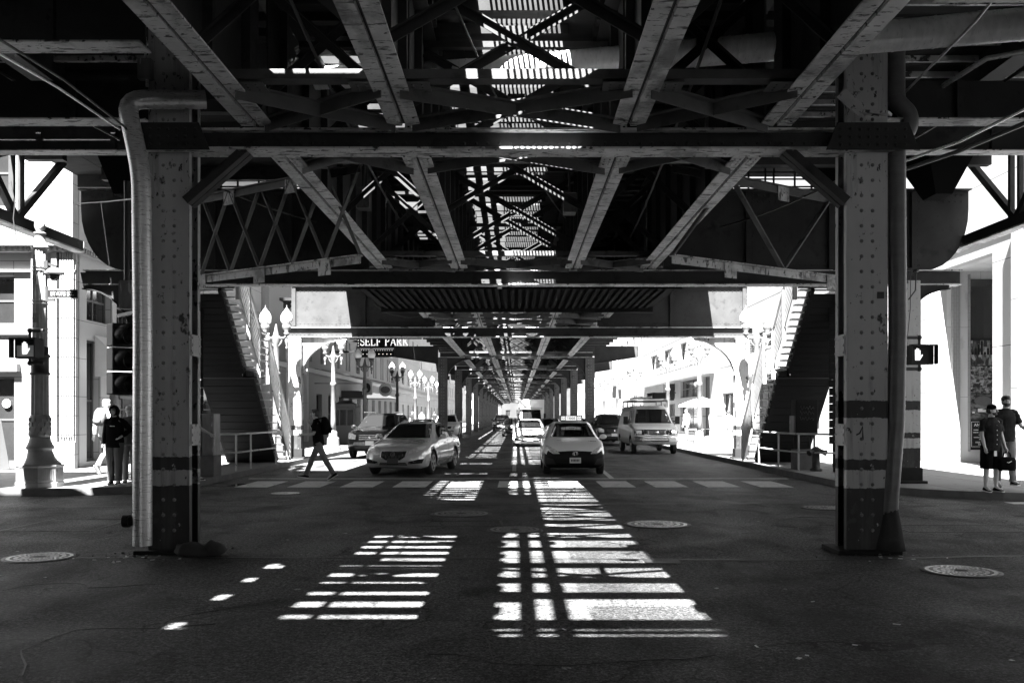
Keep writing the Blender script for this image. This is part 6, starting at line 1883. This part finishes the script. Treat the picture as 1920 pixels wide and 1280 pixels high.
    for s in (1, -1): f.ball(hp(s*.031, -.079, .018), .013, .007, .007, 7, 5).bar(hp(s*.05, -.079, .036), hp(s*.014, -.085, .04), .008, .008)
    f.bar(hp(-.022, -.079, -.047), hp(.022, -.079, -.047), .006, .007)
    f.build('eyes_and_mouth', M['hair'], body)
    if beard:
        f = MB()
        f.ball(tuple(hp(0, -.038, -.068)), .058, .046, .034, 14, 8).ball(tuple(hp(0, -.015, -.045)), .073, .05, .03, 14, 8)
        f.build('beard', M['hair'], body)
    if hood:
        g = MB(); rings = []
        for (dy, r1, zc) in ((-.07, .086, .0), (-.03, .106, .008), (.03, .116, .012), (.085, .1, .0), (.125, .05, -.02)):
            rings.append([tuple(hp(r1*cos(2*pi*q/18), dy - .02*sin(2*pi*q/18), zc + (r1*1.15)*sin(2*pi*q/18))) for q in range(18)])
        inner = [tuple(hp(.074*cos(2*pi*q/18), -.058, .0 + .092*sin(2*pi*q/18))) for q in range(18)]
        g.loft([inner] + rings, caps=False).ball(tuple(hp(0, .11, -.02)), .05, .03, .05)
        g.tube([J['nb'] + V((0, 0, -.02)), J['neck'] + V((0, .01, .0)), hp(0, .02, -.1)], [.115, .098, .085], 16)
        g.build('hood', M[top], t)
    elif cap:
        g = MB(); g.ball(tuple(hp(0, .015, .068)), .092, .1, .066, 16, 8).bar(hp(0, .07, .04), hp(0, .17, .022), .15, .014)
        g.build('cap', M['c_black'], t)
        MB().ball(tuple(hp(0, .035, .0)), .09, .08, .08, 14, 8).build('hair', M[hair], body)
    else:
        g = MB(); g.ball(tuple(hp(0, .03, .05)), .089, .09, .08, 16, 9).ball(tuple(hp(0, .045, -.01)), .08, .06, .07, 12, 7).ball(tuple(hp(0, -.03, .09)), .062, .05, .035, 10, 6)
        g.build('hair', M[hair], body)
    # ---- clothes
    lz = loose
    g = MB(); rings = []
    base = J['pel'] + upd*(top_len - .93)
    spec = [(base, .165*lz, .125*lz), (J['pel'] + upd*.04, .165*lz, (.125 + belly*.5)*lz), (J['spine'], .158*lz, (.118 + belly)*lz), (J['chest'], (.19 if not female else .165)*lz, (.128 + belly*.4)*lz), (J['chest'] + upd*.09, (sw + .005), .104), (J['nb'] - upd*.012, .115, .085), (J['neck'] - V((0, 0, .012)), .066, .062)]
    n = 20
    for c, rx, ry in spec: rings.append([tuple(c + V((rx*cos(2*pi*q/n), ry*sin(2*pi*q/n), 0))) for q in range(n)])
    g.loft(rings)
    for s in (1, -1):
        sh, el, wr = J['sh%d' % s], J['el%d' % s], J['wr%d' % s]
        ins = sh + V((-s*.10, 0, .022)); i2 = sh + V((-s*.04, 0, .016)); i3 = sh + V((s*.012, 0, -.012))
        if sleeve <= 1: pts = [ins, i2, i3, sh.lerp(el, .22), sh.lerp(el, .5*sleeve + .15), sh.lerp(el, sleeve)]; rr = [.05, .058, .06*lz**.5, .06*lz**.5, .06*lz, .062*lz]
        else: pts = [ins, i2, i3, sh.lerp(el, .25), sh.lerp(el, .65), el, el.lerp(wr, .5), el.lerp(wr, .97)]; rr = [.05, .058, .062*lz**.5, .062*lz, .06*lz, .055*lz, .052*lz, .042*lz]
        g.tube(pts, rr, 12)
    folds(g.build('shirt' if not hood else 'hooded_sweatshirt', M[top], t), .022)
    g = MB()
    rings = []
    for c, rx, ry in ((J['pel'] + V((0, 0, .07)), .15, .112), (J['pel'] + V((0, 0, -.02)), .165*wide**.5, .125), (J['pel'] + V((0, 0, -.10)), .16*wide**.5, .12)):
        rings.append([tuple(c + V((rx*cos(2*pi*q/n), ry*sin(2*pi*q/n), 0))) for q in range(n)])
    g.loft(rings)
    for s in (1, -1):
        hip, kn, an = J['hip%d' % s], J['kn%d' % s], J['an%d' % s]
        st_ = hip + V((0, 0, .02))
        if bot_to < .6: g.tube([st_, hip.lerp(kn, .5), kn + (an - kn)*.06], [.1*wide, .1*wide, .098*wide], 14)
        else:
            fold = (an - kn)
            g.tube([st_, hip.lerp(kn, .45), kn, kn + fold*.35, kn + fold*.7, kn + fold*.9, kn + fold*(1.02)], [.1*wide, .09*wide, .072*wide, .07*wide, .064*wide, .066*wide, .07*wide], 14)
    folds(g.build('shorts' if bot_to < .6 else 'trousers', M[bottom], t), .02)
    for s in (1, -1):
        an, to = J['an%d' % s], J['to%d' % s]
        d = (to - an); d = (d + V((0, 0, .045))).normalized()
        g = MB(); heel = an - d*.06 + V((0, 0, -.045))
        rings = []
        up_ = V((0, 0, 1)) if abs(d.z) < .5 else V((0, -1, 0)).lerp(V((0, 0, 1)), .5).normalized()
        sd = d.cross(up_).normalized(); up_ = sd.cross(d).normalized()
        for f_, w_, h_ in ((-.075, .026, .05), (-.05, .036, .085), (.03, .04, .095), (.1, .044, .06), (.16, .042, .045), (.2, .024, .028)):
            c = an + d*f_ - up_*.085
            rings.append([tuple(c + sd*(w_*cos(2*pi*q/12)) + up_*(h_*.5 + h_*.5*sin(2*pi*q/12))) for q in range(12)])
        g.loft(rings)
        sh_ = g.build('shoe', M[shoes], t)
        g = MB()
        rings = []
        for f_, w_ in ((-.078, .028), (-.05, .04), (.1, .048), (.16, .045), (.205, .026)):
            c = an + d*f_ - up_*.085
            rings.append([tuple(c + sd*(w_*a) + up_*b) for a, b in ((-1, 0), (1, 0), (1, .02), (-1, .02))])
        g.loft(rings, smooth=False).build('sole', M['white'] if shoes != 'c_grey' else M['c_white'], sh_)
    t['_'] = 0; del t['_']
    return t, J, k

def backpack(label, t, J, k, m, size=1.0):
    """worn, yet a thing of its own: placed in world space behind the shoulders"""
    mt = Matrix.Translation(t.location) @ Matrix.Rotation(t.rotation_euler.z, 4, 'Z') @ Matrix.Scale(k, 4)
    b = thing('backpack', label, 'backpack', mt @ (J['chest'] + Vector((0, .2, -.2))), t.rotation_euler.z, 'backpacks')
    g = MB().ells([(0, 0, 0, .10*size, .06), (.03, 0, 0, .15*size, .1), (.2, 0, .02, .165*size, .13), (.34, 0, .01, .15*size, .11), (.44, 0, -.02, .1*size, .06), (.46, 0, -.02, .04, .03)], 16)
    g.build('sack', M[m], b)
    MB().ells([(.04, 0, .11, .1*size, .05), (.16, 0, .13, .11*size, .05), (.2, 0, .12, .08*size, .03)], 14).build('pocket', M[m], b)
    s_ = MB()
    for s in (-1, 1): s_.tube([(s*.09, -.06, .42), (s*.11, -.22, .40), (s*.12, -.33, .22), (s*.13, -.24, .04), (s*.12, -.06, .03)], .018, 6)
    s_.build('straps', M[m], b)
    return b

# hooded woman on the left corner
t, J, k = person('person in black hooded sweatshirt and pale wide trousers on the left kerb, hand on hip', G(215, 908, .15), radians(4), 1.68,
    arms={1: (-.25, .75, 1.0, 1.25), -1: (.05, .16, .2, .0)}, legs={1: (.03, .03), -1: (-.02, .02)}, top='c_black', top_len=.80, sleeve=1.5, loose=1.22, bottom='c_khaki', wide=1.22, hood=True, female=True, turn=-.15)
MB().box(-.045, .06, -.168, -.163, 1.32, 1.335).build('chest_lettering', M['white'], t)
ph = thing('phone', 'dark phone in the hand of the hooded person', 'phone', Vector(t.location) + Matrix.Rotation(radians(4), 3, 'Z') @ ((J['wr-1'] + J['d-1']*.12)*k + Vector((.0, -.045, -.09))))
MB().box(-.035, .035, -.008, .008, 0, .13).build('case', M['black'], ph, bevel=.004)

t, J, k = person('person in white shirt with a grey backpack, walking away past the left storefront', Vector((-10.55, 23.4, .15)), radians(165), 1.86,
    arms={1: (-.35, .15, .25, 0), -1: (.3, .12, .4, 0)}, legs={1: (.38, .1), -1: (-.32, .35)}, top='c_white', sleeve=1.5, bottom='c_tan', shoes='c_grey', hair='hair_l', loose=1.08)
backpack('grey backpack on the white shirted walker by the left storefront', t, J, k, 'c_grey')
person('person in grey clothes mostly hidden by the left downpipe', G(243, 905, .15), radians(20), 1.7, top='c_grey', sleeve=1.5, bottom='c_tan', hair='hair_l', female=True)
t, J, k = person('person half hidden behind the left roadway column, arm stretched out', Vector((-7.22, 20.0, .15)), radians(80), 1.66,
    arms={1: (.75, .1, .35, 0), -1: (.15, .1, .3, 0)}, legs={1: (.22, .05), -1: (-.2, .15)}, top='c_tan', sleeve=.7, bottom='c_black')

# man striding over the crossing
t, J, k = person('person in black tee shirt and jeans striding across the crosswalk, hand to mouth', Vector((-5.05, 23.25, 0)), radians(-88), 1.8,
    arms={1: (.1, .1, 1.45, .1), -1: (.25, .1, 2.45, .3)}, legs={1: (-.42, .12), -1: (.42, .05)}, lean=.1, turn=0, top='c_black', sleeve=.75, loose=1.08, bottom='c_jean', wide=.95)
backpack('bulging black backpack on the man striding across the crosswalk', t, J, k, 'c_black', 1.05)

# two men on the right corner
t, J, k = person('bearded person in backward cap, dark button shirt and shorts on the right corner', Vector((9.36, 17.95, .15)), radians(8), 1.68,
    arms={1: (.1, .14, .25, 0), -1: (.1, .2, .3, .1)}, legs={1: (.06, .04), -1: (-.04, .02)}, top='c_dark', top_len=.78, sleeve=.75, loose=1.22, bottom='c_black', bot_to=.5, wide=1.25, cap=True, beard=True, turn=.75, belly=.02)
bt = MB()
for q in range(5): bt.ball((.02, -.16 - .012*sin(q*.9), .98 + q*.095), .011, .006, .011, 7, 5)
bt.build('shirt_buttons', M['white'], t)
MB().box(-.06, .0, -.185, -.18, .74, .85).build('badge', M['white'], t)
bagp = Vector(t.location) + Matrix.Rotation(radians(8), 3, 'Z') @ ((J['wr1'] + J['d1']*.12)*k)
b = thing('holdall', 'black holdall hanging from the hand of the capped man', 'bag', bagp - Vector((0, 0, .36)))
MB().ells([(0, 0, 0, .15, .08), (.03, 0, 0, .18, .1), (.2, 0, 0, .18, .1), (.26, 0, 0, .14, .06), (.27, 0, 0, .05, .02)], 16).build('sack', M['c_black'], b)
MB().tube([(-.08, 0, .25), (-.06, 0, .34), (0, 0, .37), (.06, 0, .34), (.08, 0, .25)], .013, 7).build('handles', M['c_black'], b)
MB().tube([(-.05, -.104, .17), (-.02, -.105, .155), (.04, -.104, .19)], .008, 6).build('emblem', M['white'], b)
person('bearded person in charcoal tee shirt and jeans, stepping behind the capped man', Vector((10.05, 18.7, .15)), radians(-6), 1.81,
    arms={1: (.2, .35, .75, -.3), -1: (.0, .12, .2, 0)}, legs={1: (.16, .02), -1: (-.16, .1)}, top='c_dark', top_len=.84, sleeve=.8, loose=1.1, bottom='c_jean', beard=True)

# people farther off
far = [('person in pale shirt and dark jeans walking off beyond the right stair', (10.95, 47, .15), 180, 'c_white', 'c_jean', .3),
       ('person in white standing by the cafe umbrella, nearer the wall', (10.9, 50.5, .15), 20, 'c_white', 'c_white', .05),
       ('person in white clothes beside the right sunlit column', (11.9, 46.2, .15), 150, 'c_white', 'c_tan', .25),
       ('person in grey near the cafe tables on the right pavement', (9.6, 51.3, .15), -60, 'c_white', 'c_grey', .1),
       ('person in dark clothes far along the left pavement under the lamps', (-8.9, 78, .15), 0, 'c_dark', 'c_black', .2),
       ('person in white shirt far along the left pavement beside the dark one', (-8.3, 80, .15), 10, 'c_white', 'c_dark', .2),
       ('person in dark coat beyond the fourth lamp on the left pavement', (-7.9, 88, .15), 190, 'c_dark', 'c_dark', .25)]
for lab, loc, r, tp, bt_, st_ in far:
    person(lab, Vector(loc), radians(r), random.uniform(1.68, 1.82), legs={1: (st_, .05), -1: (-st_, .15)}, top=tp, bottom=bt_, sleeve=.8, fingers=True)
